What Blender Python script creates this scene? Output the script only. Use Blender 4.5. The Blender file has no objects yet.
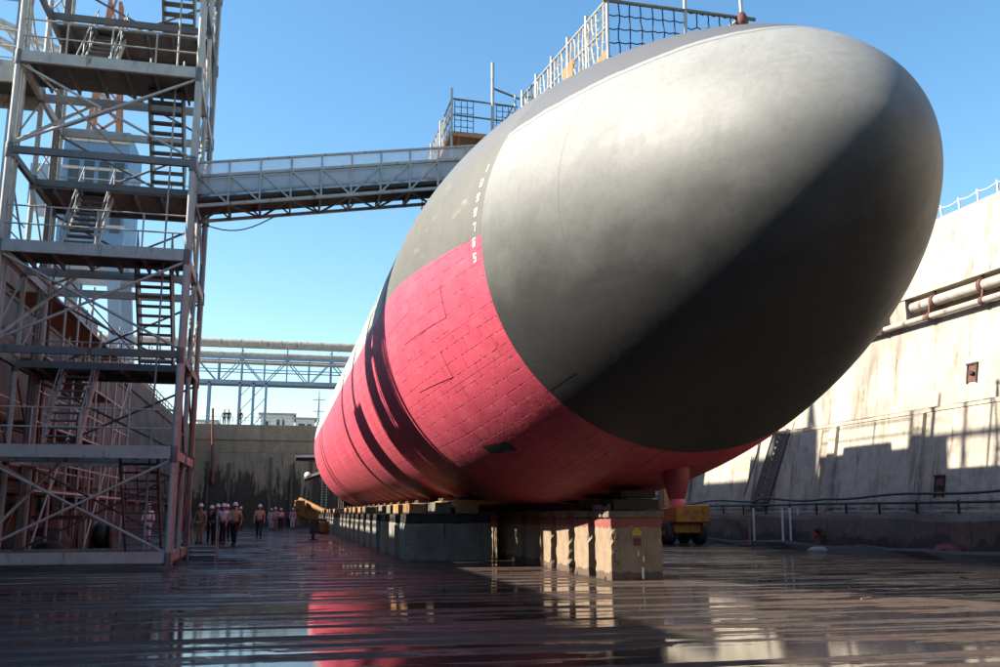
import bpy, bmesh, math, random
from mathutils import Vector, Matrix
random.seed(7)
V = Vector
R_ = math.radians
scn = bpy.context.scene
COL = scn.collection
H = 1.4

# ------------------------------------------------------------------ materials
def nodes(name):
    m = bpy.data.materials.new(name); m.use_nodes = True
    nt = m.node_tree; nt.nodes.clear()
    out = nt.nodes.new('ShaderNodeOutputMaterial')
    b = nt.nodes.new('ShaderNodeBsdfPrincipled')
    nt.links.new(b.outputs[0], out.inputs[0])
    return m, nt, b
def N(nt, t, **kw):
    n = nt.nodes.new(t)
    for k, v in kw.items():
        if k.startswith('i_'):
            key = k[2:]
            key = int(key) if key.isdigit() else key.replace('_', ' ')
            n.inputs[key].default_value = v
        else: setattr(n, k, v)
    return n
def L(nt, a, b): nt.links.new(a, b)
def ramp(nt, src, stops, interp='LINEAR'):
    r = nt.nodes.new('ShaderNodeValToRGB'); r.color_ramp.interpolation = interp
    el = r.color_ramp.elements
    while len(el) < len(stops): el.new(0.5)
    for e, (p, c) in zip(el, stops):
        e.position = p
        e.color = (c, c, c, 1) if isinstance(c, (int, float)) else (*c, 1)
    L(nt, src, r.inputs[0]); return r.outputs[0]
def noise(nt, vec, scale, detail=5, rough=.6, dist=0):
    n = N(nt, 'ShaderNodeTexNoise'); n.inputs['Scale'].default_value = scale
    n.inputs['Detail'].default_value = detail; n.inputs['Roughness'].default_value = rough
    n.inputs['Distortion'].default_value = dist
    L(nt, vec, n.inputs['Vector']); return n.outputs['Fac']
def mapping(nt, vec, scale=(1, 1, 1), loc=(0, 0, 0)):
    m = N(nt, 'ShaderNodeMapping'); m.inputs['Scale'].default_value = scale
    m.inputs['Location'].default_value = loc
    L(nt, vec, m.inputs['Vector']); return m.outputs[0]
def mix(nt, fac, a, b, mode='MIX'):
    m = N(nt, 'ShaderNodeMix', data_type='RGBA', blend_type=mode)
    for sock, v in ((m.inputs[0], fac), (m.inputs[6], a), (m.inputs[7], b)):
        if isinstance(v, (int, float)): sock.default_value = v
        elif isinstance(v, tuple): sock.default_value = (*v, 1)
        else: L(nt, v, sock)
    return m.outputs[2]
def math_(nt, op, a, b=None, c=None):
    m = N(nt, 'ShaderNodeMath', operation=op)
    for i, v in enumerate((a, b, c)):
        if v is None: continue
        if isinstance(v, (int, float)): m.inputs[i].default_value = v
        else: L(nt, v, m.inputs[i])
    return m.outputs[0]
def bump(nt, b, h, strength=.3, dist=.02):
    n = N(nt, 'ShaderNodeBump'); n.inputs['Strength'].default_value = strength
    n.inputs['Distance'].default_value = dist
    L(nt, h, n.inputs['Height']); L(nt, n.outputs[0], b.inputs['Normal'])
    return n
def objco(nt): return N(nt, 'ShaderNodeTexCoord').outputs['Object']
def worldco(nt): return N(nt, 'ShaderNodeNewGeometry').outputs['Position']
def mottled(name, c1, c2, scale=3, rough=.7, metal=0, c3=None, s3=(1, 1, .15), th=.6, bumps=.25, detail=6, bdist=.01):
    """two tones broken up by noise, plus vertical run stains of a third tone"""
    m, nt, b = nodes(name); co = objco(nt)
    f = ramp(nt, noise(nt, co, scale, detail), [(.3, 0.0), (.7, 1.0)])
    col = mix(nt, f, c1, c2)
    if c3:
        g = ramp(nt, noise(nt, mapping(nt, co, s3), scale * 1.7, 5, .65), [(th, 0.0), (th + .12, 1.0)])
        col = mix(nt, g, col, c3)
    L(nt, col, b.inputs['Base Color'])
    rr = ramp(nt, noise(nt, co, scale * 3, 4), [(.2, max(.05, rough - .15)), (.8, min(1, rough + .15))])
    L(nt, rr, b.inputs['Roughness']); b.inputs['Metallic'].default_value = metal
    bump(nt, b, noise(nt, co, scale * 9, 5), bumps, bdist)
    return m

STEEL = mottled('grey_painted_steel', (.47, .44, .40), (.33, .31, .28), 2.5, .6, .0, (.13, .065, .04), (1, 1, .2), .58)
STEELD = mottled('dark_painted_steel', (.15, .145, .14), (.10, .095, .09), 2.5, .6, 0, (.08, .04, .025), (1, 1, .2), .62)
DECKST = mottled('platform_plate', (.13, .125, .12), (.08, .075, .07), 1.5, .7, 0, (.06, .04, .03), (1, 1, .3), .6)
GALV = mottled('galvanised_tube', (.40, .40, .40), (.28, .275, .27), 6, .45, .3, (.16, .09, .05), (1, 1, .4), .66)
REDST = mottled('red_lead_steel', (.22, .05, .035), (.12, .04, .03), 4, .65)
RAILW = mottled('white_rail_paint', (.72, .72, .69), (.55, .54, .5), 5, .6, 0, (.3, .18, .1), (1, 1, .3), .66)
WOOD = mottled('fresh_timber', (.42, .22, .085), (.30, .15, .06), 6, .8, 0, (.14, .07, .03), (1, 5, 5), .6)
WOODD = mottled('tarred_timber', (.05, .035, .025), (.025, .02, .018), 6, .8)
WOODG = mottled('weathered_timber', (.20, .165, .12), (.10, .085, .065), 7, .85, 0, (.1, .07, .05), (1, 5, 5), .58)
PLANK = mottled('scaffold_plank', (.30, .17, .08), (.2, .11, .05), 4, .8)
RUBBER = mottled('tyre_rubber', (.02, .02, .02), (.035, .033, .03), 9, .8)
YELLOW = mottled('yellow_machine_paint', (.46, .19, .018), (.32, .13, .018), 3, .6, 0, (.09, .045, .025), (1, 1, .3), .56)
BLUEHOUSE = mottled('pale_blue_cladding', (.13, .24, .36), (.08, .16, .26), .4, .5, 0, (.2, .2, .2), (1, 1, .2), .64)
ORANGE = mottled('orange_paint', (.42, .17, .08), (.30, .12, .06), 2, .65)
WHITEB = mottled('white_shed_wall', (.75, .75, .73), (.62, .62, .6), 1, .7, 0, (.4, .38, .35), (1, 1, .2), .66)
GLASSD = mottled('dark_window', (.03, .04, .05), (.05, .06, .07), 1, .15)
TARPW = mottled('white_tarpaulin', (.62, .62, .60), (.45, .45, .44), 3, .6)
TARPR = mottled('red_tarpaulin', (.20, .025, .022), (.11, .015, .015), 5, .7)
BLACKH = mottled('black_hose', (.015, .015, .015), (.03, .028, .026), 6, .5)
ROPEB = mottled('navy_rope', (.03, .04, .10), (.02, .025, .05), 9, .8)
ROPEW = mottled('pale_rope', (.55, .48, .36), (.42, .36, .27), 9, .8)
RUST = mottled('rusty_iron', (.16, .05, .03), (.07, .03, .025), 8, .8)
PIPEG = mottled('pale_pipe_lagging', (.40, .36, .31), (.28, .25, .21), 2, .7, 0, (.13, .09, .06), (1, 1, .3), .56)
BLUEST = mottled('pale_blue_steel', (.22, .30, .38), (.16, .22, .29), 1, .55)
PINK = mottled('sunlit_pink_tip', (.85, .16, .22), (.75, .13, .19), 8, .5)  # sunlit end of the red pod, its light put into the colour
YPAINT = mottled('yellow_paint_mark', (.55, .38, .02), (.35, .22, .02), 14, .7)
DARKP = mottled('dark_paint_mark', (.03, .025, .02), (.05, .04, .03), 14, .8)
WHITEP = mottled('white_paint_mark', (.78, .78, .74), (.65, .65, .6), 20, .7)
REDP = mottled('red_paint_mark', (.45, .04, .03), (.35, .04, .03), 14, .7)

def screen_mat(name, c, alpha):
    m, nt, b = nodes(name)
    b.inputs['Base Color'].default_value = (*c, 1); b.inputs['Roughness'].default_value = .6
    tr = N(nt, 'ShaderNodeBsdfTransparent'); ms = N(nt, 'ShaderNodeMixShader')
    ms.inputs[0].default_value = alpha
    out = [n for n in nt.nodes if n.type == 'OUTPUT_MATERIAL'][0]
    L(nt, tr.outputs[0], ms.inputs[1]); L(nt, b.outputs[0], ms.inputs[2]); L(nt, ms.outputs[0], out.inputs[0])
    return m
SCREEN = screen_mat('wire_mesh_screen', (.72, .74, .78), .38)
SCREEN2 = screen_mat('dense_mesh_screen', (.42, .43, .45), .62)

def wall_mat(name, c1, c2, stain, algae, z_algae, panel=6.0, joints=True, lift=(1.55, 4.95, 8.3), amt=.5):
    m, nt, b = nodes(name); w = worldco(nt)
    sep = N(nt, 'ShaderNodeSeparateXYZ'); L(nt, w, sep.inputs[0])
    big = ramp(nt, noise(nt, w, .35, 6), [(.3, 0.0), (.7, 1.0)])
    col = mix(nt, big, c1, c2)
    fine = ramp(nt, noise(nt, w, 3.5, 8, .7), [(.35, .68), (.7, 1.08)])
    col = mix(nt, .75, col, fine, 'MULTIPLY')
    run = ramp(nt, noise(nt, mapping(nt, w, (.7, .7, .07)), 1.6, 6, .7), [(.52, 0.0), (.66, amt)])
    col = mix(nt, run, col, stain)
    run2 = ramp(nt, noise(nt, mapping(nt, w, (2.4, 2.4, .12), (9, 3, 1)), 1.3, 6, .75), [(.58, 0.0), (.68, amt)])
    col = mix(nt, run2, col, (stain[0] * .55, stain[1] * .5, stain[2] * .5))
    pat = ramp(nt, noise(nt, mapping(nt, w, (.5, .22, .35), (2, 5, 8)), 1.4, 7, .7), [(.50, 0.0), (.60, amt * .7)])
    col = mix(nt, pat, col, (c2[0] * .52, c2[1] * .55, c2[2] * .62))
    # algae / damp below a ragged tide line
    rag = noise(nt, mapping(nt, w, (.55, .55, .10)), 1.5, 6, .72)
    t = math_(nt, 'ADD', math_(nt, 'DIVIDE', math_(nt, 'SUBTRACT', z_algae, sep.outputs[2]), z_algae * 1.2), math_(nt, 'SUBTRACT', rag, .5))
    t = math_(nt, 'ADD', t, math_(nt, 'MULTIPLY', math_(nt, 'SUBTRACT', rag, .5), 1.1))
    al = ramp(nt, t, [(.20, 0.0), (.32, .85)])
    col = mix(nt, al, col, algae)
    if joints:
        jy = math_(nt, 'ABSOLUTE', math_(nt, 'SUBTRACT', math_(nt, 'FRACT', math_(nt, 'DIVIDE', sep.outputs[1], panel)), .5))
        jw = math_(nt, 'ADD', .492, math_(nt, 'MULTIPLY', noise(nt, w, 1.2, 3), .012))
        j = math_(nt, 'GREATER_THAN', jy, jw)
        hb = None
        for z in lift:
            zz = math_(nt, 'ABSOLUTE', math_(nt, 'SUBTRACT', math_(nt, 'ADD', sep.outputs[2], math_(nt, 'MULTIPLY', noise(nt, w, .8, 4), .12)), z + .06))
            k = math_(nt, 'LESS_THAN', zz, .035)
            hb = k if hb is None else math_(nt, 'MAXIMUM', hb, k)
        j = math_(nt, 'MAXIMUM', j, hb)
        j = math_(nt, 'MULTIPLY', j, ramp(nt, noise(nt, w, 1.7, 5), [(.4, .1), (.6, .85)]))
        col = mix(nt, j, col, (stain[0] * .4, stain[1] * .4, stain[2] * .4))
    L(nt, col, b.inputs['Base Color']); b.inputs['Roughness'].default_value = .85
    bump(nt, b, noise(nt, w, 2.5, 9, .7), .5, .06)
    return m
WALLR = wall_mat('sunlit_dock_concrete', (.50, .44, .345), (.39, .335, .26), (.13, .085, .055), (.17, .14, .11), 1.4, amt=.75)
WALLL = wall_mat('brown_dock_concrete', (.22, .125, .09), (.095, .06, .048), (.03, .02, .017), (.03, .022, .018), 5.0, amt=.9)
WALLE = wall_mat('end_wall_concrete', (.42, .29, .185), (.29, .20, .13), (.11, .075, .05), (.014, .013, .008), 8.4, joints=True, lift=(2.8, 8.2, 9.6), amt=.35)
BENCHM = wall_mat('dark_damp_bench', (.19, .145, .11), (.10, .078, .06), (.05, .04, .03), (.05, .045, .038), .8, joints=False)
LAND = mottled('quay_concrete', (.34, .32, .29), (.27, .25, .23), .6, .85)

def floor_mat():
    m, nt, b = nodes('wet_dock_floor'); w = worldco(nt)
    sep = N(nt, 'ShaderNodeSeparateXYZ'); L(nt, w, sep.inputs[0])
    yy = math_(nt, 'ADD', math_(nt, 'ADD', sep.outputs[1], math_(nt, 'MULTIPLY', noise(nt, mapping(nt, w, (.012, .55, 0)), 1.0, 3, .6), 2.2)), math_(nt, 'MULTIPLY', noise(nt, mapping(nt, w, (1, 1.6, 1)), 2.4, 6, .7), .09))
    saw = math_(nt, 'FRACT', math_(nt, 'DIVIDE', yy, .92))                     # each slab course tilts: low edge holds water
    lip = math_(nt, 'MULTIPLY', ramp(nt, saw, [(0.0, .1), (.5, .25), (.68, 1.0), (.93, .9), (.96, 0.0)]), ramp(nt, noise(nt, mapping(nt, w, (.45, .8, 1), (5, 1, 0)), 1.0, 6, .65), [(.34, .35), (.56, 1.1)]))
    streak2 = noise(nt, mapping(nt, w, (.30, 3.2, 1), (3, 7, 0)), 1.2, 7, .70)
    blot = noise(nt, mapping(nt, w, (.26, .40, 1), (11, 2, 0)), 1.0, 6, .62)
    saw2 = math_(nt, 'FRACT', math_(nt, 'DIVIDE', math_(nt, 'ADD', yy, math_(nt, 'MULTIPLY', blot, .8)), .37))
    rib2 = math_(nt, 'MULTIPLY', ramp(nt, saw2, [(0.0, 0.0), (.55, .2), (.75, 1.0), (.95, 0.0)]), ramp(nt, noise(nt, mapping(nt, w, (.5, .7, 1), (1, 9, 4)), 1.0, 6, .66), [(.42, 0.0), (.56, 1.0)]))
    hgt = math_(nt, 'ADD', math_(nt, 'ADD', math_(nt, 'MULTIPLY', lip, .34), math_(nt, 'MULTIPLY', blot, .70)), math_(nt, 'ADD', math_(nt, 'MULTIPLY', streak2, .42), math_(nt, 'MULTIPLY', rib2, .13)))
    # shallow basins worn into the slabs
    bas = None
    for (cx, cy, rx, ry) in BASINS:
        dx = math_(nt, 'DIVIDE', math_(nt, 'SUBTRACT', sep.outputs[0], cx), rx); dy = math_(nt, 'DIVIDE', math_(nt, 'SUBTRACT', sep.outputs[1], cy), ry)
        q = math_(nt, 'MAXIMUM', math_(nt, 'SUBTRACT', 1.0, math_(nt, 'ADD', math_(nt, 'MULTIPLY', dx, dx), math_(nt, 'MULTIPLY', dy, dy))), 0.0)
        bas = q if bas is None else math_(nt, 'MAXIMUM', bas, q)
    hgt = math_(nt, 'SUBTRACT', hgt, math_(nt, 'MULTIPLY', bas, .17))
    wet = ramp(nt, hgt, [(.622, 1.0), (.636, 0.0)])          # standing water
    damp = ramp(nt, hgt, [(.64, 1.0), (.77, 0.0)])
    g = ramp(nt, noise(nt, w, 5.0, 8, .72), [(.3, 0.0), (.7, 1.0)])
    big = ramp(nt, noise(nt, w, .25, 4), [(.35, 0.0), (.65, 1.0)])
    dry = mix(nt, g, (.125, .075, .055), (.036, .023, .019))
    dry = mix(nt, ramp(nt, noise(nt, w, 1.6, 7, .7), [(.55, 0.0), (.68, .6)]), dry, (.16, .075, .045))
    dry = mix(nt, big, dry, mix(nt, g, (.080, .064, .060), (.036, .032, .033)))
    yw = math_(nt, 'ADD', sep.outputs[1], math_(nt, 'MULTIPLY', noise(nt, mapping(nt, w, (.25, .1, 1)), 1.0, 5), .35))
    ph = math_(nt, 'ABSOLUTE', math_(nt, 'SUBTRACT', math_(nt, 'FRACT', math_(nt, 'DIVIDE', yw, 1.55)), .5))
    seam = math_(nt, 'MULTIPLY', math_(nt, 'LESS_THAN', ph, .022), ramp(nt, noise(nt, w, 1.1, 4), [(.38, 0.0), (.55, 1.0)]))
    dry = mix(nt, math_(nt, 'MULTIPLY', seam, .8), dry, (.012, .011, .011))
    col = mix(nt, math_(nt, 'MULTIPLY', damp, .8), dry, (.028, .022, .021))
    L(nt, col, b.inputs['Base Color'])
    rg = mix(nt, damp, (.62, .62, .62), (.17, .17, .17))
    rg = mix(nt, wet, rg, (.012, .012, .012))
    L(nt, rg, b.inputs['Roughness'])
    b.inputs['IOR'].default_value = 1.36
    L(nt, mix(nt, damp, (.10, .10, .10), (.5, .5, .5)), b.inputs['Specular IOR Level'])
    micro = noise(nt, w, 17, 7, .72)
    hh = math_(nt, 'ADD', math_(nt, 'MULTIPLY', hgt, .9), math_(nt, 'ADD', math_(nt, 'MULTIPLY', micro, .16), math_(nt, 'MULTIPLY', seam, -.12)))
    hh = math_(nt, 'MULTIPLY', hh, math_(nt, 'SUBTRACT', 1.0, math_(nt, 'MULTIPLY', wet, .985)))
    bump(nt, b, hh, .9, .13)
    return m
BASINS = [(-.9, 9.7, 2.1, .75), (1.6, 9.9, 1.6, .6), (4.5, 9.5, 1.3, .75), (5.9, 9.0, 1.2, .5), (-.2, 12.2, 2.2, .5), (6.6, 14.5, 2.0, .7), (10, 16.5, 3, .8), (4.5, 17.6, 2.4, .8), (1.5, 15.2, 3, .45)]
FLOORM = floor_mat()

def hull_dome_mat():
    m, nt, b = nodes('grey_bow_paint'); w = worldco(nt)
    sep = N(nt, 'ShaderNodeSeparateXYZ'); L(nt, w, sep.inputs[0])
    n = ramp(nt, noise(nt, w, .6, 6, .6), [(.3, 0.0), (.7, 1.0)])
    col = mix(nt, n, (.050, .050, .049), (.040, .040, .039))
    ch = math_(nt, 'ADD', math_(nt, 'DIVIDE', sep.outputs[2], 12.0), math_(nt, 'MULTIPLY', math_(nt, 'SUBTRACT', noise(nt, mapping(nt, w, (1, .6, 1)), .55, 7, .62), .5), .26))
    chalk_and_sun = math_(nt, 'MULTIPLY', ramp(nt, ch, [(.42, 0.0), (.70, .95)]), ramp(nt, noise(nt, w, 9, 7, .75), [(.30, .80), (.60, 1.0)]))  # chalky wear, with the sunlit brightness of the upper dome also painted in
    col = mix(nt, chalk_and_sun, col, (.29, .287, .268))
    run = ramp(nt, noise(nt, mapping(nt, w, (2.2, 2.2, .22)), 1.6, 6, .72), [(.54, 0.0), (.72, .18)])
    col = mix(nt, run, col, (.07, .068, .06))
    band = ramp(nt, noise(nt, mapping(nt, w, (.5, .12, 5.0)), 1.4, 6, .7), [(.52, 0.0), (.70, .16)])
    col = mix(nt, band, col, (.09, .088, .08))
    wl_ = math_(nt, 'LESS_THAN', math_(nt, 'ABSOLUTE', math_(nt, 'SUBTRACT', sep.outputs[1], math_(nt, 'ADD', 14.25, math_(nt, 'MULTIPLY', noise(nt, w, 1.5, 3), .02)))), .012)
    col = mix(nt, math_(nt, 'MULTIPLY', wl_, .35), col, (.04, .04, .038))
    sp = ramp(nt, noise(nt, w, 11, 4, .7), [(.66, 0.0), (.72, 1.0)])
    zone = ramp(nt, noise(nt, w, .7, 3), [(.5, 0.0), (.62, .7)])
    up = ramp(nt, math_(nt, 'DIVIDE', sep.outputs[2], 12.0), [(.58, 0.0), (.68, 1.0)])
    sp = math_(nt, 'MULTIPLY', math_(nt, 'MULTIPLY', sp, zone), up)
    col = mix(nt, sp, col, (.55, .53, .42))
    scr = ramp(nt, noise(nt, mapping(nt, w, (1, .12, 3)), 3, 6, .75), [(.70, 0.0), (.74, .5)])
    col = mix(nt, scr, col, (.06, .058, .05))
    zz = math_(nt, 'ADD', sep.outputs[2], math_(nt, 'MULTIPLY', math_(nt, 'SUBTRACT', noise(nt, w, 1.4, 4), .5), .14))
    deck = math_(nt, 'GREATER_THAN', zz, 8.72)
    col = mix(nt, deck, col, (.105, .105, .108))
    line = math_(nt, 'LESS_THAN', math_(nt, 'ABSOLUTE', math_(nt, 'SUBTRACT', zz, 8.60)), .02)
    col = mix(nt, math_(nt, 'MULTIPLY', line, .6), col, (.06, .06, .055))
    L(nt, col, b.inputs['Base Color'])
    L(nt, ramp(nt, noise(nt, w, 2.2, 5), [(.3, .50), (.7, .62)]), b.inputs['Roughness'])
    b.inputs['Specular IOR Level'].default_value = .32
    bump(nt, b, math_(nt, 'ADD', noise(nt, w, 5, 6), math_(nt, 'MULTIPLY', noise(nt, w, .8, 3), 2.2)), .16, .02)
    return m
def hull_main_mat():
    m, nt, b = nodes('red_and_grey_hull_paint'); w = worldco(nt)
    uv = N(nt, 'ShaderNodeUVMap').outputs[0]
    sep = N(nt, 'ShaderNodeSeparateXYZ'); L(nt, w, sep.inputs[0])
    # waterline: rises a little going aft
    t = math_(nt, 'MINIMUM', math_(nt, 'MULTIPLY', math_(nt, 'SUBTRACT', sep.outputs[1], 16.76), .055), .40)
    wl = math_(nt, 'ADD', 6.6, t)
    below = math_(nt, 'LESS_THAN', sep.outputs[2], wl)
    n = ramp(nt, noise(nt, w, .6, 6, .6), [(.3, 0.0), (.7, 1.0)])
    fine = noise(nt, mapping(nt, w, (1, .5, 1)), 3.0, 7, .7)
    grey = mix(nt, n, (.125, .120, .102), (.095, .092, .080))
    crm = ramp(nt, math_(nt, 'DIVIDE', sep.outputs[1], 100.0), [(.255, 0.0), (.275, 1.0)])
    grey = mix(nt, crm, grey, mix(nt, n, (.52, .49, .40), (.42, .40, .33)))
    wear = ramp(nt, noise(nt, mapping(nt, w, (1, .25, .8)), 2.4, 7, .75), [(.58, 0.0), (.74, .25)])
    grey = mix(nt, wear, grey, (.50, .47, .38))
    zz = math_(nt, 'ADD', sep.outputs[2], math_(nt, 'MULTIPLY', math_(nt, 'SUBTRACT', noise(nt, w, 1.4, 4), .5), .14))
    grey = mix(nt, math_(nt, 'GREATER_THAN', zz, 8.72), grey, (.105, .105, .108))
    red = mix(nt, n, (.62, .075, .125), (.50, .058, .098))
    blotch = ramp(nt, noise(nt, mapping(nt, uv, (.8, 1.6, 1)), 1.3, 6, .7), [(.50, 0.0), (.64, .35)])
    red = mix(nt, blotch, red, (.66, .13, .17))
    pale = ramp(nt, noise(nt, mapping(nt, w, (.3, .9, .12)), 1.6, 6, .7), [(.52, 0.0), (.66, .6)])
    aft = ramp(nt, math_(nt, 'DIVIDE', sep.outputs[1], 100.0), [(.27, 0.0), (.36, 1.0)])
    red = mix(nt, math_(nt, 'MULTIPLY', pale, aft), red, (.72, .17, .16))
    red = mix(nt, ramp(nt, fine, [(.58, 0.0), (.72, .55)]), red, (.40, .03, .045))
    # low near the keel the paint is darker and browner, in patches
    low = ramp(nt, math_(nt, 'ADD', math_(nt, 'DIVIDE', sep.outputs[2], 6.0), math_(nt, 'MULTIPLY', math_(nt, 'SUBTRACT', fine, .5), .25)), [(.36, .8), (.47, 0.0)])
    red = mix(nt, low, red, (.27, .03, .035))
    # rubber tiles
    br = N(nt, 'ShaderNodeTexBrick'); br.offset = .5
    br.inputs['Scale'].default_value = 1.0; br.inputs['Brick Width'].default_value = .82; br.inputs['Row Height'].default_value = .33
    br.inputs['Mortar Size'].default_value = .018; br.inputs['Mortar Smooth'].default_value = .3; br.inputs['Bias'].default_value = 0
    L(nt, mapping(nt, uv, (1, 1, 1)), br.inputs['Vector'])
    gate = ramp(nt, noise(nt, uv, 3.6, 4), [(.47, 0.04), (.56, 1.0)])
    gap = math_(nt, 'MULTIPLY', math_(nt, 'MULTIPLY', br.outputs['Fac'], gate), below)
    red = mix(nt, math_(nt, 'MULTIPLY', gap, .65), red, (.18, .012, .025))
    pl = N(nt, 'ShaderNodeTexBrick'); pl.offset = .35
    pl.inputs['Scale'].default_value = 1.0; pl.inputs['Brick Width'].default_value = 3.6; pl.inputs['Row Height'].default_value = 1.1
    pl.inputs['Mortar Size'].default_value = .018; pl.inputs['Bias'].default_value = 0
    L(nt, mapping(nt, uv, (1, 1, 1), (.7, .25, 0)), pl.inputs['Vector'])
    pg = math_(nt, 'MULTIPLY', math_(nt, 'MULTIPLY', pl.outputs['Fac'], ramp(nt, noise(nt, uv, .5, 3), [(.4, 0.1), (.55, 1.0)])), below)
    red = mix(nt, math_(nt, 'MULTIPLY', pg, .55), red, (.24, .02, .03))
    pt = mix(nt, 1.0, (0, 0, 0), pl.outputs['Color'])
    col = mix(nt, below, grey, red)
    L(nt, col, b.inputs['Base Color'])
    L(nt, ramp(nt, noise(nt, w, 2.2, 5), [(.3, .52), (.7, .70)]), b.inputs['Roughness'])
    hgt = math_(nt, 'SUBTRACT', math_(nt, 'MULTIPLY', noise(nt, w, 3, 5), .6), math_(nt, 'ADD', gap, pg))
    bump(nt, b, hgt, .5, .035)
    return m
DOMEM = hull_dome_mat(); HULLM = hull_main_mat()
REDM = mottled('red_antifouling', (.24, .02, .035), (.17, .015, .028), 2, .5)
BLACKM = mottled('black_hull_paint', (.035, .036, .04), (.055, .055, .058), 1.5, .5)

def block_mat():
    m, nt, b = nodes('keel_block_concrete'); co = objco(nt)
    sep = N(nt, 'ShaderNodeSeparateXYZ'); L(nt, co, sep.inputs[0])
    f = ramp(nt, noise(nt, co, 2.2, 7, .65), [(.3, 0.0), (.7, 1.0)])
    col = mix(nt, f, (.32, .225, .145), (.18, .13, .088))
    run = ramp(nt, noise(nt, mapping(nt, co, (2.2, 2.2, .16)), 2.6, 6, .7), [(.54, 0.0), (.66, .85)])
    col = mix(nt, run, col, (.15, .085, .055))
    rg = math_(nt, 'ADD', sep.outputs[2], math_(nt, 'MULTIPLY', math_(nt, 'SUBTRACT', noise(nt, mapping(nt, co, (1, 1, .3)), 7, 4), .5), .22))
    top = math_(nt, 'GREATER_THAN', rg, 1.10)
    col = mix(nt, math_(nt, 'MULTIPLY', top, .85), col, (.22, .045, .045))
    wet = math_(nt, 'LESS_THAN', rg, .17)
    col = mix(nt, math_(nt, 'MULTIPLY', wet, .8), col, (.07, .045, .035))
    L(nt, col, b.inputs['Base Color']); b.inputs['Roughness'].default_value = .8
    bump(nt, b, noise(nt, co, 14, 7, .7), .5, .02)
    return m
BLOCKM = block_mat()
BLOCKD = mottled('side_block_concrete', (.26, .25, .20), (.17, .16, .13), 2.2, .85, 0, (.08, .065, .05), (1.5, 1.5, .2), .56, .5, 7, .02)

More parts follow.
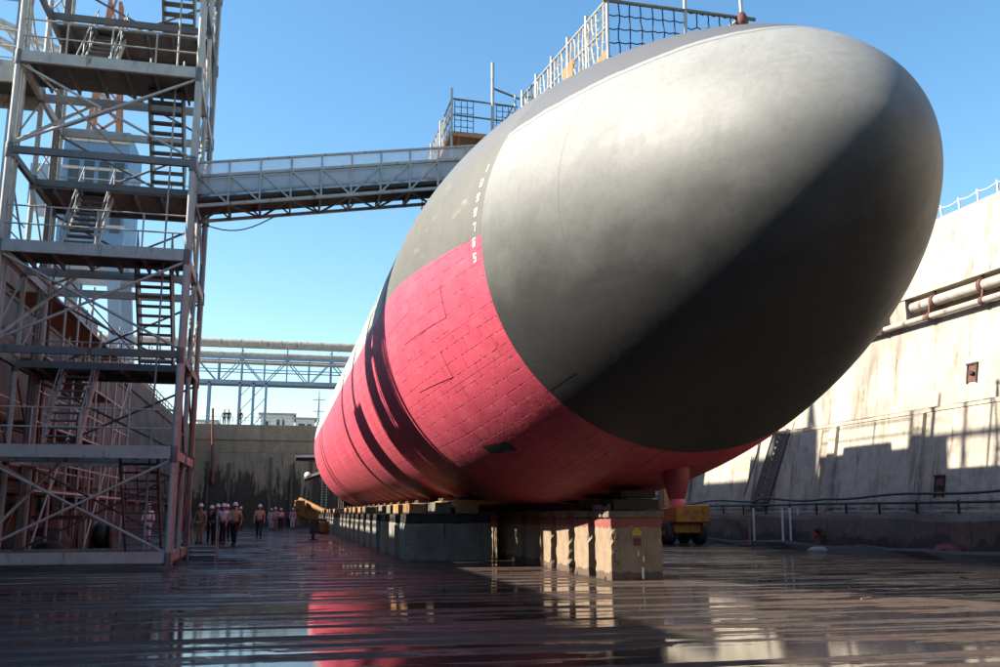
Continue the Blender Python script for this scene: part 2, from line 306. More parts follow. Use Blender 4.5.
# ------------------------------------------------------------------ mesh helpers
class MB:
    def __init__(s): s.v = []; s.f = []; s.smooth = set(); s.mi = {}
    def add(s, vs, fs, smooth=False):
        o = len(s.v); s.v += [V(p) for p in vs]
        for f in fs:
            if smooth: s.smooth.add(len(s.f))
            s.f.append([o + i for i in f])
    def box(s, x0, x1, y0, y1, z0, z1):
        s.add([(x0, y0, z0), (x1, y0, z0), (x1, y1, z0), (x0, y1, z0), (x0, y0, z1), (x1, y0, z1), (x1, y1, z1), (x0, y1, z1)],
              [(3, 2, 1, 0), (4, 5, 6, 7), (0, 1, 5, 4), (1, 2, 6, 5), (2, 3, 7, 6), (3, 0, 4, 7)])
    def beam(s, p, q, w, h=None, up=(0, 0, 1)):
        p = V(p); q = V(q); h = h or w; d = (q - p)
        if d.length < 1e-6: return
        d.normalize(); u = V(up)
        if abs(d.dot(u)) > .98: u = V((0, 1, 0))
        a = d.cross(u).normalized() * w / 2; c = a.cross(d).normalized() * h / 2
        s.add([p - a - c, p + a - c, p + a + c, p - a + c, q - a - c, q + a - c, q + a + c, q - a + c],
              [(3, 2, 1, 0), (4, 5, 6, 7), (0, 1, 5, 4), (1, 2, 6, 5), (2, 3, 7, 6), (3, 0, 4, 7)])
    def tube(s, pts, r, n=6, cap=True):
        pts = [V(p) for p in pts]; rs = r if isinstance(r, (list, tuple)) else [r] * len(pts)
        rings = []; prev = None
        for i, p in enumerate(pts):
            d = (pts[min(i + 1, len(pts) - 1)] - pts[max(i - 1, 0)])
            if d.length < 1e-9: d = V((0, 0, 1))
            d.normalize()
            if prev is None:
                u = V((0, 0, 1)) if abs(d.z) < .95 else V((1, 0, 0)); a = d.cross(u).normalized()
            else:
                a = (prev - d * prev.dot(d)); a = a.normalized() if a.length > 1e-6 else d.orthogonal().normalized()
            prev = a; c = d.cross(a)
            rings.append([p + (a * math.cos(2 * math.pi * k / n) + c * math.sin(2 * math.pi * k / n)) * rs[i] for k in range(n)])
        vs = [x for r_ in rings for x in r_]; fs = []
        for i in range(len(rings) - 1):
            for k in range(n):
                fs.append((i * n + k, i * n + (k + 1) % n, (i + 1) * n + (k + 1) % n, (i + 1) * n + k))
        s.add(vs, fs, n > 4)
        if cap: s.add(rings[0] + rings[-1], [tuple(range(n - 1, -1, -1)), tuple(range(n, 2 * n))])
    def prism_y(s, prof, y0, y1):
        n = len(prof)
        s.add([(x, y0, z) for x, z in prof] + [(x, y1, z) for x, z in prof],
              [tuple(range(n)), tuple(range(2 * n - 1, n - 1, -1))] + [(i, i + n, (i + 1) % n + n, (i + 1) % n) for i in range(n)])
    def lathe(s, prof, c, axis='z', n=20):
        c = V(c); vs = []
        for r, h in prof:
            for k in range(n):
                a = 2 * math.pi * k / n; x, y = r * math.cos(a), r * math.sin(a)
                vs.append(c + (V((x, y, h)) if axis == 'z' else V((h, x, y)) if axis == 'x' else V((x, h, y))))
        fs = []
        for i in range(len(prof) - 1):
            for k in range(n): fs.append((i * n + k, i * n + (k + 1) % n, (i + 1) * n + (k + 1) % n, (i + 1) * n + k))
        s.add(vs, fs, True)
    def build(s, name, mat, parent=None, bevel=0, origin=None, recalc=True, chip=0):
        me = bpy.data.meshes.new(name)
        org = V(origin) if origin is not None else (world_loc(parent) if parent else V((0, 0, 0)))
        me.from_pydata([p - org for p in s.v], [], s.f); me.update()
        bm = bmesh.new(); bm.from_mesh(me)
        if bevel:
            bmesh.ops.remove_doubles(bm, verts=bm.verts, dist=1e-5)
            bmesh.ops.bevel(bm, geom=[e for e in bm.edges if e.is_manifold and e.calc_face_angle(0) > .6], offset=bevel, segments=1, affect='EDGES')
        if recalc: bmesh.ops.recalc_face_normals(bm, faces=bm.faces)
        if not bevel:
            bm.faces.ensure_lookup_table()
            for i in s.smooth: bm.faces[i].smooth = True
        bm.to_mesh(me); bm.free()
        me.materials.append(mat)
        o = bpy.data.objects.new(name, me); COL.objects.link(o)
        if parent:
            o.parent = parent; o.location = org - world_loc(parent)
        else: o.location = org
        return o
def build_split(mb, name, mat, parent=None, bevel=0):
    """one object per loose piece"""
    par = {}
    def find(a):
        while par[a] != a: par[a] = par[par[a]]; a = par[a]
        return a
    keys = [tuple(round(c, 4) for c in p) for p in mb.v]
    for k in keys: par.setdefault(k, k)
    for f in mb.f:
        a = find(keys[f[0]])
        for i in f[1:]: par[find(keys[i])] = a
    groups = {}
    for fi, f in enumerate(mb.f): groups.setdefault(find(keys[f[0]]), []).append(fi)
    out = []
    for fl in groups.values():
        q = MB(); idx = {}
        for fi in fl:
            nf_ = []
            for i in mb.f[fi]:
                if i not in idx: idx[i] = len(q.v); q.v.append(mb.v[i])
                nf_.append(idx[i])
            if fi in mb.smooth: q.smooth.add(len(q.f))
            q.f.append(nf_)
        out.append(q.build(name, mat, parent, bevel))
    return out
def world_loc(o):
    p = V((0, 0, 0))
    while o is not None: p = p + o.location; o = o.parent
    return p
def tag(o, label=None, cat=None, group=None, kind=None):
    if label: o['label'] = label
    if cat: o['category'] = cat
    if group: o['group'] = group
    if kind: o['kind'] = kind
    return o
def thing(name, label, cat, loc, group=None):
    o = bpy.data.objects.new(name, None); COL.objects.link(o); o.location = loc
    o.empty_display_size = .3
    return tag(o, label, cat, group)
def copy_tree(o, parent=None):
    c = o.copy(); COL.objects.link(c); c.parent = parent
    for ch in o.children: copy_tree(ch, c)
    return c
def text_mesh(body, size, thick, name, mat, loc, rot, parent):
    cu = bpy.data.curves.new('t', 'FONT'); cu.body = body; cu.size = size; cu.extrude = thick
    cu.align_x = 'CENTER'; cu.align_y = 'CENTER'
    ob = bpy.data.objects.new('t', cu); COL.objects.link(ob)
    bpy.context.view_layer.update()
    me = bpy.data.meshes.new_from_object(ob.evaluated_get(bpy.context.evaluated_depsgraph_get()))
    bpy.data.objects.remove(ob)
    me.materials.clear(); me.materials.append(mat)
    o = bpy.data.objects.new(name, me); COL.objects.link(o); o.parent = parent
    o.location = V(loc) - world_loc(parent); o.rotation_euler = rot
    return o

# ------------------------------------------------------------------ camera, sky, sun
cam = bpy.data.cameras.new('camera'); co_ = bpy.data.objects.new('camera', cam); COL.objects.link(co_)
right = V((0.97353501, -0.22853794, 0.0)); up = V((-0.04308757, -0.18354613, 0.98206633)); fwd = V((0.22443942, 0.95607595, 0.18853573))
M = Matrix((right, up, -fwd)).transposed().to_4x4(); M.translation = V((0, 0, H))
co_.matrix_world = M
cam.sensor_width = 36; cam.lens = 36 * .935; cam.clip_end = 6000; cam.clip_start = .05
scn.camera = co_
SUN = V((-1.0, .12, .74)).normalized()
el = math.asin(SUN.z); az = math.atan2(SUN.x, SUN.y)
w = bpy.data.worlds.new('World'); scn.world = w; w.use_nodes = True
nt = w.node_tree; nt.nodes.clear()
wo = nt.nodes.new('ShaderNodeOutputWorld'); bg = nt.nodes.new('ShaderNodeBackground'); sky = nt.nodes.new('ShaderNodeTexSky')
sky.sky_type = 'NISHITA'; sky.sun_disc = False; sky.sun_elevation = el; sky.sun_rotation = az
sky.air_density = 1.0; sky.dust_density = .4; sky.ozone_density = .5
bg.inputs[1].default_value = .098
hs = nt.nodes.new('ShaderNodeHueSaturation'); hs.inputs['Saturation'].default_value = 1.25; hs.inputs['Hue'].default_value = .492; nt.links.new(sky.outputs[0], hs.inputs['Color']); nt.links.new(hs.outputs[0], bg.inputs[0]); nt.links.new(bg.outputs[0], wo.inputs[0])
sl = bpy.data.lights.new('sun', 'SUN'); sl.energy = 5.0; sl.angle = R_(.5); sl.color = (1.0, .93, .80)
so = bpy.data.objects.new('sun', sl); COL.objects.link(so)
so.rotation_euler = SUN.to_track_quat('Z', 'Y').to_euler(); so.location = (-40, 0, 60)
vs = scn.view_settings; vs.view_transform = 'Standard'; vs.look = 'None'; vs.gamma = 1; vs.use_curve_mapping = False
vs.exposure = 1.42

# ------------------------------------------------------------------ ground, dock floor
XL, XR, YE, YB, ZT = -11.6, 23.2, 112.0, -45.0, 11.7
m = MB()
B = 3000
m.add([(-B, -B, ZT), (XL, -B, ZT), (XL, B, ZT), (-B, B, ZT)], [(0, 1, 2, 3)])
m.add([(XR, -B, ZT), (B, -B, ZT), (B, B, ZT), (XR, B, ZT)], [(0, 1, 2, 3)])
m.add([(XL, YE + 3, ZT - .25), (XR, YE + 3, ZT - .25), (XR, B, ZT - .25), (XL, B, ZT - .25)], [(0, 1, 2, 3)])
m.add([(XL, -B, ZT), (XR, -B, ZT), (XR, YB, ZT), (XL, YB, ZT)], [(0, 1, 2, 3)])
tag(m.build('ground', LAND), kind='structure')
m = MB(); m.add([(-12, YB, 0), (24, YB, 0), (24, YE + 3, 0), (-12, YE + 3, 0)], [(0, 1, 2, 3)])
tag(m.build('dock_floor', FLOORM), kind='structure')

# ------------------------------------------------------------------ dock walls
rw = thing('dock_wall', 'pale sunlit concrete dock wall with ledges and stains on the right side of the submarine', 'wall', (21, 30, 0))
def wx(z): return 21.0 + (z - 1.45) * .19          # batter of the right wall face
m = MB()
m.prism_y([(20.75, -.2), (20.75, 1.45), (21.0, 1.47), (wx(4.9), 4.9), (24.2, 4.9), (24.2, -.2)], YB, YE + 3)
m.prism_y([(wx(4.9) + .13, 4.903), (wx(8.2) + .13, 8.2), (24.2, 8.2), (24.2, 4.903)], YB, YE + 3)
m.prism_y([(24.0, 8.203), (24.0, 9.15), (24.2, 9.15), (24.2, 8.203)], YB, YE + 3)
m.build('wall_face', WALLR, rw)
m = MB(); m.prism_y([(wx(9.2) - .16, 9.153), (wx(11.9) - .06, 11.9), (24.2, 11.9), (24.2, 9.153)], YB, YE + 3); m.build('parapet', WALLR, rw)
m = MB()
for y in (29.5, 41.0, 53.0, 66.0): m.box(wx(8.3) + .05, 24.0, y, y + .95, 8.205, 9.15)
m.build('gallery_pier', WALLR, rw)
m = MB(); m.prism_y([(wx(4.9) - .05, 4.80), (wx(4.9) - .03, 4.95), (wx(4.9) + .2, 4.95), (wx(4.9) + .2, 4.80)], YB, YE + 3); m.build('ledge', WALLR, rw)
# vertical fender ribs set into the face
for y in (27.9, 33.1, 39.4, 46.3, 54.5, 22.7):
    m = MB(); z0, z1 = 1.5, 4.78
    m.add([(wx(z0) - .14, y, z0), (wx(z0) - .14, y + .5, z0), (wx(z0) + .1, y + .5, z0), (wx(z0) + .1, y, z0),
           (wx(z1) - .14, y, z1), (wx(z1) - .14, y + .5, z1), (wx(z1) + .1, y + .5, z1), (wx(z1) + .1, y, z1)],
          [(0, 1, 2, 3), (4, 5, 6, 7), (0, 1, 5, 4), (1, 2, 6, 5), (2, 3, 7, 6), (3, 0, 4, 7)])
    m.build('fender_rib', WALLR, rw)
for (y, z, h) in ((25.75, 5.62, .56), (26.75, 1.95, .62)):
    xx = wx(z) + (.13 if z > 4.9 else 0)
    m = MB(); m.add([(xx - .03, y, z), (xx - .03, y + .42, z), (xx + h * .19 - .03, y + .42, z + h), (xx + h * .19 - .03, y, z + h),
                     (xx + .2, y, z), (xx + .2, y + .42, z), (xx + .3, y + .42, z + h), (xx + .3, y, z + h)],
                    [(0, 1, 2, 3), (4, 5, 6, 7), (0, 1, 5, 4), (1, 2, 6, 5), (2, 3, 7, 6), (3, 0, 4, 7)])
    nb = m.build('wall_recess', RUST, rw)
    m = MB()
    for dy in (-.02, .40): m.beam((xx - .03, y + dy, z - .05), (xx + h * .19 - .03, y + dy, z + h + .04), .06, .06)
    m.beam((xx + h * .19 - .04, y - .05, z + h + .03), (xx + h * .19 - .04, y + .47, z + h + .03), .06, .06)
    m.beam((xx - .05, y + .05, z + h * .45), (xx - .05, y + .3, z + h * .6), .09, .09)
    m.build('recess_frame', WOODD, nb)
# bench at its foot
m = MB()
seg = [YB + i * 1.7 for i in range(94)]
rnd = random.Random(3)
def bench_profile(y):
    r = lambda a: rnd.uniform(-a, a)
    return [(20.35 + r(.05), -.1), (20.38 + r(.06), .55 + r(.05)), (20.42 + r(.06), 1.18 + r(.08)), (20.52 + r(.05), 1.32 + r(.05)), (20.80, 1.40 + r(.02))]
pr = [bench_profile(y) for y in seg]
vs_ = [(x, y, z) for y, p in zip(seg, pr) for x, z in p]
m.add(vs_, [(i * 5 + k, i * 5 + k + 1, (i + 1) * 5 + k + 1, (i + 1) * 5 + k) for i in range(len(seg) - 1) for k in range(4)])
m.build('bench', BENCHM, rw)
m = MB(); pr = []
for y in seg:
    h = .26 + rnd.uniform(-.08, .1)
    pr.append([(19.78 + rnd.uniform(-.12, .1), -.05), (19.86 + rnd.uniform(-.08, .08), h * .7), (19.98, h), (20.12, h * .9), (20.15, -.05)])
m.add([(x, y, z) for y, p in zip(seg, pr) for x, z in p], [(i * 5 + k, i * 5 + k + 1, (i + 1) * 5 + k + 1, (i + 1) * 5 + k) for i in range(len(seg) - 1) for k in range(4)])
m.build('gutter_kerb', BENCHM, rw)

# pipes in the gallery
def wall_pipe(name, label, x, z, r, y0, y1, step, mat):
    t = thing(name, label, 'pipe', (x, y0, z))
    m = MB(); m.tube([(x, y0 + i * (y1 - y0) / 12, z) for i in range(13)], r, 14); m.build('pipe_run', mat, t)
    y = y0 + 1.2
    while y < y1:
        m = MB(); m.tube([(x, y - .08, z), (x, y + .08, z)], r * 1.25, 14)
        m.beam((x, y, z), (x + .7, y, z + .02), .07, .1); m.beam((x - .02, y, z), (x + .05, y, z + r + .28), .06, .08)
        m.build('pipe_bracket', RUST, t); y += step
wall_pipe('gallery_pipe', 'thick pale pipe on brackets inside the shaded gallery of the right dock wall', 22.45, 8.80, .19, 8, 29.2, 2.35, PIPEG)
wall_pipe('ledge_pipe', 'thinner stained pipe clipped along the wall just below the gallery', 22.16, 8.22, .11, 6, 70, 2.6, PIPEG)
# bench guard rail and slumped hose
t = thing('bench_rail', 'low dark pipe rail on posts along the bench of the right dock wall', 'railing', (20.62, 5, 1.4))
m = MB(); m.tube([(20.62, 5 + i * 4, 1.74 + .01 * math.sin(i * 2.1)) for i in range(25)], .045, 8); m.build('rail', BLACKH, t)
m0 = None
for i in range(48):
    y = 5.5 + i * 2.0
    m = MB(); m.beam((20.62, y, 1.3), (20.62, y, 1.80), .06, .06); o = m.build('post', BLACKH, t)
m = MB(); pts = []
for i in range(90):
    y = 14 + i * .6; z = 2.02 + .06 * math.sin(y * .35) + .05 * math.sin(y * .9 + 1)
    if 33 < y < 37.5: z -= .16 * math.sin((y - 33) / 4.5 * math.pi)
    if y > 38.5: z = max(1.8, z - .12)
    pts.append((20.72 - .05 * math.sin(y * .5), y, z))
m.tube(pts, .045, 8)
tag(m.build('hose', BLACKH), 'black hose slumping along above the low pipe rail of the right wall', 'hose')

# rope fence on the parapet
t = thing('rope_fence', 'white rope fence on short posts along the top of the right dock wall', 'fence', (22.95, 15, 11.9))
m = MB(); ys = [15 + i * .92 for i in range(60)]
for a, b_ in zip(ys[:-1], ys[1:]):
    m.tube([(22.95, a + (b_ - a) * k / 4, 12.26 - .07 * math.sin(math.pi * k / 4)) for k in range(5)], .018, 5, False)
m.build('rope', RAILW, t)
for y in ys:
    m = MB(); m.beam((22.95, y, 11.9), (22.95, y, 12.33), .055, .055); m.build('post', RAILW, t)

# left wall
lw = thing('dock_wall', 'brown stained concrete dock wall in shade behind the stair tower', 'wall', (-10, 30, 0))
m = MB()
m.prism_y([(-9.5, -.2), (-9.5, 1.5), (-9.9, 1.52), (-10.35, 5.6), (-12.2, 5.6), (-12.2, -.2)], YB, YE + 3)
m.prism_y([(-10.6, 5.603), (-11.2, 10.6), (-12.2, 10.6), (-12.2, 5.603)], YB, YE + 3)
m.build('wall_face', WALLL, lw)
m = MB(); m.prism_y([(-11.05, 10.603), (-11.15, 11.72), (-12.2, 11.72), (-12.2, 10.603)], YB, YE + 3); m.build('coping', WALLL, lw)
for i in range(16):
    y = 20 + i * 6
    m = MB(); m.add([(-9.78, y, 1.5), (-9.78, y + .7, 1.5), (-10.2, y + .7, 1.5), (-10.2, y, 1.5), (-10.25, y, 5.58), (-10.25, y + .7, 5.58), (-10.6, y + .7, 5.58), (-10.6, y, 5.58)],
                    [(0, 1, 2, 3), (4, 5, 6, 7), (0, 1, 5, 4), (1, 2, 6, 5), (2, 3, 7, 6), (3, 0, 4, 7)])
    m.build('buttress', WALLL, lw)
t = thing('wall_pipework', 'rusty pipes and valves running along the left dock wall behind the tower', 'pipework', (-9.3, 30, 1.5))
for z, r in ((2.2, .10), (2.75, .07), (4.9, .12)):
    m = MB(); xx = -9.78 - (z - 1.5) * .11 + r; m.tube([(xx, 22 + 6 * i, z) for i in range(15)], r, 8); m.build('pipe_run', RUST, t)
for k in range(14):
    y = 24 + k * 5.3; m = MB(); m.beam((-9.7, y, 1.5), (-9.72, y, 2.2), .2, .25); m.lathe([(0, -.05), (.22, -.04), (.22, .04), (0, .05)], (-9.55, y + .2, 2.75), 'x', 12); m.build('valve', RUST if k % 3 else ORANGE, t)
for i, (y, w_, h_) in enumerate(((31.5, 1.1, 2.0), (41, 1.2, 2.2), (52, 1.2, 2.2))):
    m = MB(); m.add([(-9.72, y, 1.55), (-9.72, y + w_, 1.55), (-9.95, y + w_, 1.55 + h_), (-9.95, y, 1.55 + h_), (-10.1, y, 1.55), (-10.1, y + w_, 1.55), (-10.3, y + w_, 1.55 + h_), (-10.3, y, 1.55 + h_)],
                    [(0, 1, 2, 3), (4, 5, 6, 7), (0, 1, 5, 4), (1, 2, 6, 5), (2, 3, 7, 6), (3, 0, 4, 7)])
    tag(m.build('wall_niche_door', WOODD), ['dark door plate in the left wall nearest the tower', 'dark door plate in the left wall, middle of three', 'dark door plate in the left wall, farthest of three'][i], 'door')
for i, (y, lab) in enumerate(((36.5, 'low rusty trestle frame nearest the tower by the left wall'), (39.5, 'low rusty trestle frame farther back by the left wall'))):
    t = thing('trestle', lab, 'trestle', (-7.6, y, 0))
    for x in (-8.6, -6.9):
        for dy in (-.4, .4):
            m = MB(); m.beam((x, y + dy, 0), (x, y, 1.2), .08); m.build('leg', RUST, t)
    m = MB(); m.beam((-8.8, y, 1.25), (-6.7, y, 1.25), .14, .14); m.build('crossbeam', ORANGE if i else RUST, t)
t = thing('wall_staging', 'dense rusty tube staging with plank lifts against the left dock wall behind the tower', 'scaffold', (-8.3, 38, 0))
rs = random.Random(5)
for k in range(9):
    for x in (-9.2, -7.7):
        m = MB(); m.tube([(x, 33.2 + k * 2.3, 0), (x + rs.uniform(-.05, .05), 33.2 + k * 2.3, 9.6 + rs.uniform(-.8, 1.4))], .05, 6); m.build('standard', [STEEL, STEELD, RUST][rs.randrange(3)], t)
for z in (2.1, 4.3, 6.5, 8.7):
    for x in (-9.2, -7.7):
        m = MB(); m.tube([(x, 32.8, z), (x, 52, z)], .045, 6); m.build('ledger', STEELD if x < -8 else STEEL, t)
        m = MB(); m.tube([(x, 32.8, z + 1), (x, 52, z + 1)], .035, 6); m.build('guard_tube', RUST if z > 5 else STEEL, t)
    m = MB(); m.box(-9.1, -7.8, 33.0 + rs.uniform(0, 4), 51 - rs.uniform(0, 5), z + .05, z + .10); m.build('plank_lift', PLANK, t)
for k in range(8):
    z = 2.1 * (k % 4) + .1; m = MB(); m.tube([(-7.68, 33.2 + k * 2.3, z), (-7.68, 35.5 + k * 2.3, z + 2.2)], .04, 6); m.build('brace', STEEL, t)
rl = random.Random(21)
for i in range(26):
    x, y = (rl.uniform(-2, 6), rl.uniform(17, 40)) if i < 11 else (rl.uniform(8.6, 19), rl.uniform(12, 36))
    if 3 < x < 8.4 and y > 18: x -= 6
    m = MB(); a_ = rl.uniform(0, 3.14); ln = rl.uniform(.08, .36); wd = rl.uniform(.012, .03)
    dx, dy = math.cos(a_) * ln / 2, math.sin(a_) * ln / 2
    m.beam((x - dx, y - dy, wd * .45), (x + dx, y + dy, wd * .45 + rl.uniform(0, .02)), wd * 1.6, wd)
    tag(m.build('timber_offcut', WOODG if i % 3 else WOOD, None, 0, (x, y, 0)), 'small timber offcut lying loose on the wet dock floor', 'offcut', 'timber offcuts scattered over the dock floor')
t = thing('hose_reel', 'dark hose reel and drum standing behind the tower by the left wall', 'hose reel', (-6.2, 37.5, 0))
m = MB(); m.lathe([(.1, -.35), (.55, -.35), (.55, -.3), (.25, -.28), (.25, .28), (.55, .3), (.55, .35), (.1, .35)], (-6.2, 37.5, .58), 'x', 20); m.build('drum', WOODD, t)
m = MB(); m.lathe([(.26, -.26), (.44, -.22), (.46, 0), (.44, .22), (.26, .26)], (-6.2, 37.5, .58), 'x', 20); m.build('hose_coil', BLACKH, t)
# end wall
ew = thing('dock_wall', 'shaded end wall of the dock streaked with dark weed beyond the people', 'wall', (6, YE, 0))
m = MB(); m.box(-12.2, 24.2, YE, YE + 3, -.2, 8.2); m.build('wall_face', WALLE, ew)
m = MB(); m.box(-12.2, 24.2, YE + .25, YE + 3, 8.203, 9.7); m.build('upper_course', WALLE, ew)
m = MB(); m.box(-12.2, 24.2, YE + .12, YE + 3, 9.703, 11.45); m.build('coping', WALLE, ew)
for x in (-7.9, -5.6, -1.0, 1.4, 3.6, 9.5, 12.5, 16.0):
    m = MB(); m.box(x, x + .28, YE - .18, YE, 0, 7.6 + random.uniform(-.8, .6)); m.build('fender_pile', BENCHM, ew)

cs = thing('sky_blocking_gate', 'unseen dark caisson gate added behind the viewer to block low sky light', 'added light blocker', (6, -30, 0))  # added out of view; keeps low sky light off the nose and blocks
m = MB(); m.box(-9.4, 20.2, -33, -30, 0, 12.0); m.build('blocker_plate', BENCHM, cs)
m = MB()
for k in range(12): m.box(-9 + k * 2.6, -8.7 + k * 2.6, -29.997, -29.6, .1, 11.8)
build_split(m, 'blocker_rib', STEELD, cs)
# ------------------------------------------------------------------ submarine
XS, ZS, RR, Y0, LN, PP, QQ, YR = 7.666, 6.641, 5.03, 24.463, 14.406, 1.919, 1.746, 16.76
YT, YEND = 74.0, 104.0
def rad(y):
    if y < Y0:
        t = min(1, max(0, (Y0 - y) / LN)); return RR * max(0, 1 - t ** PP) ** (1 / QQ)
    if y > YT:
        t = (y - YT) / (YEND - YT); return max(.55, RR * (1 - t ** 1.8) * .92 + .08 * RR * (1 - t))
    return RR
def hp(y, th, off=0):
    """point on the hull; th = angle from straight up, positive towards the left (-x)"""
    r = rad(y) + off
    return V((XS - r * math.sin(th), y, ZS + r * math.cos(th)))
sub = thing('submarine', 'huge black grey and red submarine resting bow first on keel blocks in the dry dock', 'submarine', (XS, 10.06, 1.6))
def revolve(ys, name, mat, n=192):
    vs_, fs, uvs = [], [], []
    for y in ys:
        for k in range(n + 1):
            th = -math.pi + 2 * math.pi * k / n
            vs_.append(hp(y, th)); uvs.append((y, th * RR))
    W = n + 1
    for i in range(len(ys) - 1):
        for k in range(n): fs.append((i * W + k, i * W + k + 1, (i + 1) * W + k + 1, (i + 1) * W + k))
    me = bpy.data.meshes.new(name); org = sub.location
    me.from_pydata([p - org for p in vs_], [], fs)
    uv = me.uv_layers.new(name='UVMap')
    for lp in me.loops: uv.data[lp.index].uv = uvs[lp.vertex_index]
    me.materials.append(mat)
    for p in me.polygons: p.use_smooth = True
    bm = bmesh.new(); bm.from_mesh(me)
    # close the seam so shading runs through
    bmesh.ops.remove_doubles(bm, verts=[v for v in bm.verts], dist=1e-5)
    bmesh.ops.recalc_face_normals(bm, faces=bm.faces)
    bm.to_mesh(me); bm.free()
    o = bpy.data.objects.new(name, me); COL.objects.link(o); o.parent = sub
    return o
tip = Y0 - LN
ysn = [tip + (YR - tip) * (i / 90) ** 2.4 for i in range(91)]; ysn[0] = tip + 1e-7; ysn[-1] = YR
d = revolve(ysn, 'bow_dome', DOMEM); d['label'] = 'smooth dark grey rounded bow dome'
ysh = [YR + (Y0 - YR) * i / 40 for i in range(41)] + [Y0 + (YT - Y0) * i / 40 for i in range(1, 41)] + [YT + (YEND - YT) * i / 40 for i in range(1, 41)]
h = revolve(ysh, 'hull', HULLM); h['label'] = 'hull with red antifouling paint below and worn grey above'
# sail, hidden behind the bow from here
m = MB()
def foil(cx, cy, half, chord, n=14):
    up_, lo = [], []
    for i in range(n + 1):
        t = i / n; th_ = half * (2.6 * (math.sqrt(t) * .42 - .18 * t - .22 * t * t - .02 * t ** 3)) / .42
        up_.append((cx - max(th_, .01), cy + t * chord)); lo.append((cx + max(th_, .01), cy + t * chord))
    return up_ + lo[::-1]
fo = foil(XS, 46.5, 1.0, 7.5); nf = len(fo)
m.add([(x, y, 11.3) for x, y in fo] + [(x, y, 15.7) for x, y in fo], [tuple(range(nf, 2 * nf))] + [(i, (i + 1) % nf, (i + 1) % nf + nf, i + nf) for i in range(nf)])
m.build('sail', BLACKM, sub)
def fin(pts_root, pts_tip, thick, name, mat, parent=sub):
    m = MB(); a = [V(p) for p in pts_root]; b_ = [V(p) for p in pts_tip]
    nrm = (b_[0] - a[0]).cross(a[1] - a[0]).normalized() * thick / 2
    nt_ = nrm * .6
    ma = (a[0] + a[1]) / 2; mb = (b_[0] + b_[1]) / 2
    ring = lambda p, q, n_: [p, p.lerp(q, .15) + n_ * .75, p.lerp(q, .4) + n_, q, p.lerp(q, .4) - n_, p.lerp(q, .15) - n_ * .75]
    ra, rb = ring(a[0], a[1], nrm), ring(b_[0], b_[1], nt_)
    m.add(ra + rb, [tuple(range(5, -1, -1)), tuple(range(6, 12))] + [(i, (i + 1) % 6, (i + 1) % 6 + 6, i + 6) for i in range(6)])
    return m.build(name, mat, parent)
for sg in (-1, 1):
    fin([(XS + sg * 2.2, 91.0, ZS), (XS + sg * 2.2, 96.5, ZS)], [(XS + sg * 6.1, 92.5, ZS), (XS + sg * 6.1, 96.0, ZS)], .85, 'stern_plane', BLACKM)
    f_ = fin([(XS + sg * 2.4, 88.5, ZS - 1.2), (XS + sg * 2.4, 92.0, ZS - 1.2)], [(XS + sg * 5.3, 89.5, ZS - 2.15), (XS + sg * 5.3, 91.5, ZS - 2.15)], .7, 'stabiliser_fin', BLACKM)
    m = MB(); m.lathe([(0, -.5), (.22, -.35), (.3, 0), (.22, .6), (0, .9)], (XS + sg * 5.0, 89.9, ZS - 1.78), 'y', 12); m.build('fin_cap', WHITEP, f_)
fin([(XS, 93, ZS + 1.8), (XS, 98, ZS + 1.8)], [(XS, 94.5, ZS + 6.0), (XS, 98, ZS + 6.0)], .6, 'rudder', BLACKM)
fin([(XS, 93, ZS - 1.8), (XS, 98, ZS - 1.8)], [(XS, 94.5, ZS - 5.6), (XS, 98, ZS - 5.6)], .6, 'rudder', BLACKM)
# retractable pod under the bow
m = MB(); m.lathe([(.02, 0), (.30, 0), (.30, .10), (.285, .35), (.27, .60), (.21, .82), (.16, .98)], (0, 0, 0), 'z', 24)
m.v = [V((7.97 + p.x, 18.1 + p.y, 2.66 - p.z)) for p in m.v]
pod = m.build('retractable_pod', REDM, sub)
m = MB(); m.lathe([(.16, 0), (.165, .05), (.14, .12), (.08, .16), (0.005, .17)], (0, 0, 0), 'z', 24); m.v = [V((7.97 + p.x, 18.1 + p.y, 1.678 - p.z)) for p in m.v]
m.build('pod_tip', PINK, pod)
# draft marks: strokes laid on the hull
SEG = {'0': 'abcdef', '1': 'bc', '2': 'abged', '3': 'abgcd', '4': 'fgbc', '5': 'afgcd', '6': 'afgedc', '7': 'abc', '8': 'abcdefg', '9': 'abcdfg'}
def strip(y0, y1, a0, a1, off=.006):
    """quad patch on the hull, y range and angle range"""
    mm = MB(); n = 3; vv = []
    for i in range(n + 1):
        a = a0 + (a1 - a0) * i / n
        vv += [hp(y0, a, off), hp(y1, a, off)]
    mm.add(vv, [(2 * i, 2 * i + 1, 2 * i + 3, 2 * i + 2) for i in range(n)])
    return mm
def digit(ch, yc, ac, hgt=.17, wid=.11, th=.030):
    out = MB(); s_ = 1 / RR
    # hull left side: increasing y goes to the LEFT in the picture, so text x = -y
    X = lambda x: yc - x
    A = lambda z: ac - z * s_ / (rad(yc) / RR)
    w2, h2 = wid / 2, hgt / 2
    rects = {'a': (-w2, w2, h2 - th, h2), 'd': (-w2, w2, -h2, -h2 + th), 'g': (-w2, w2, -th / 2, th / 2),
             'f': (-w2, -w2 + th, 0, h2), 'e': (-w2, -w2 + th, -h2, 0), 'b': (w2 - th, w2, 0, h2), 'c': (w2 - th, w2, -h2, 0)}
    for i, k in enumerate(SEG[ch]):
        x0, x1, z0, z1 = rects[k]
        q = strip(X(x0), X(x1), A(z0), A(z1), .006 + .0012 * i); out.add(q.v, q.f)
    return out
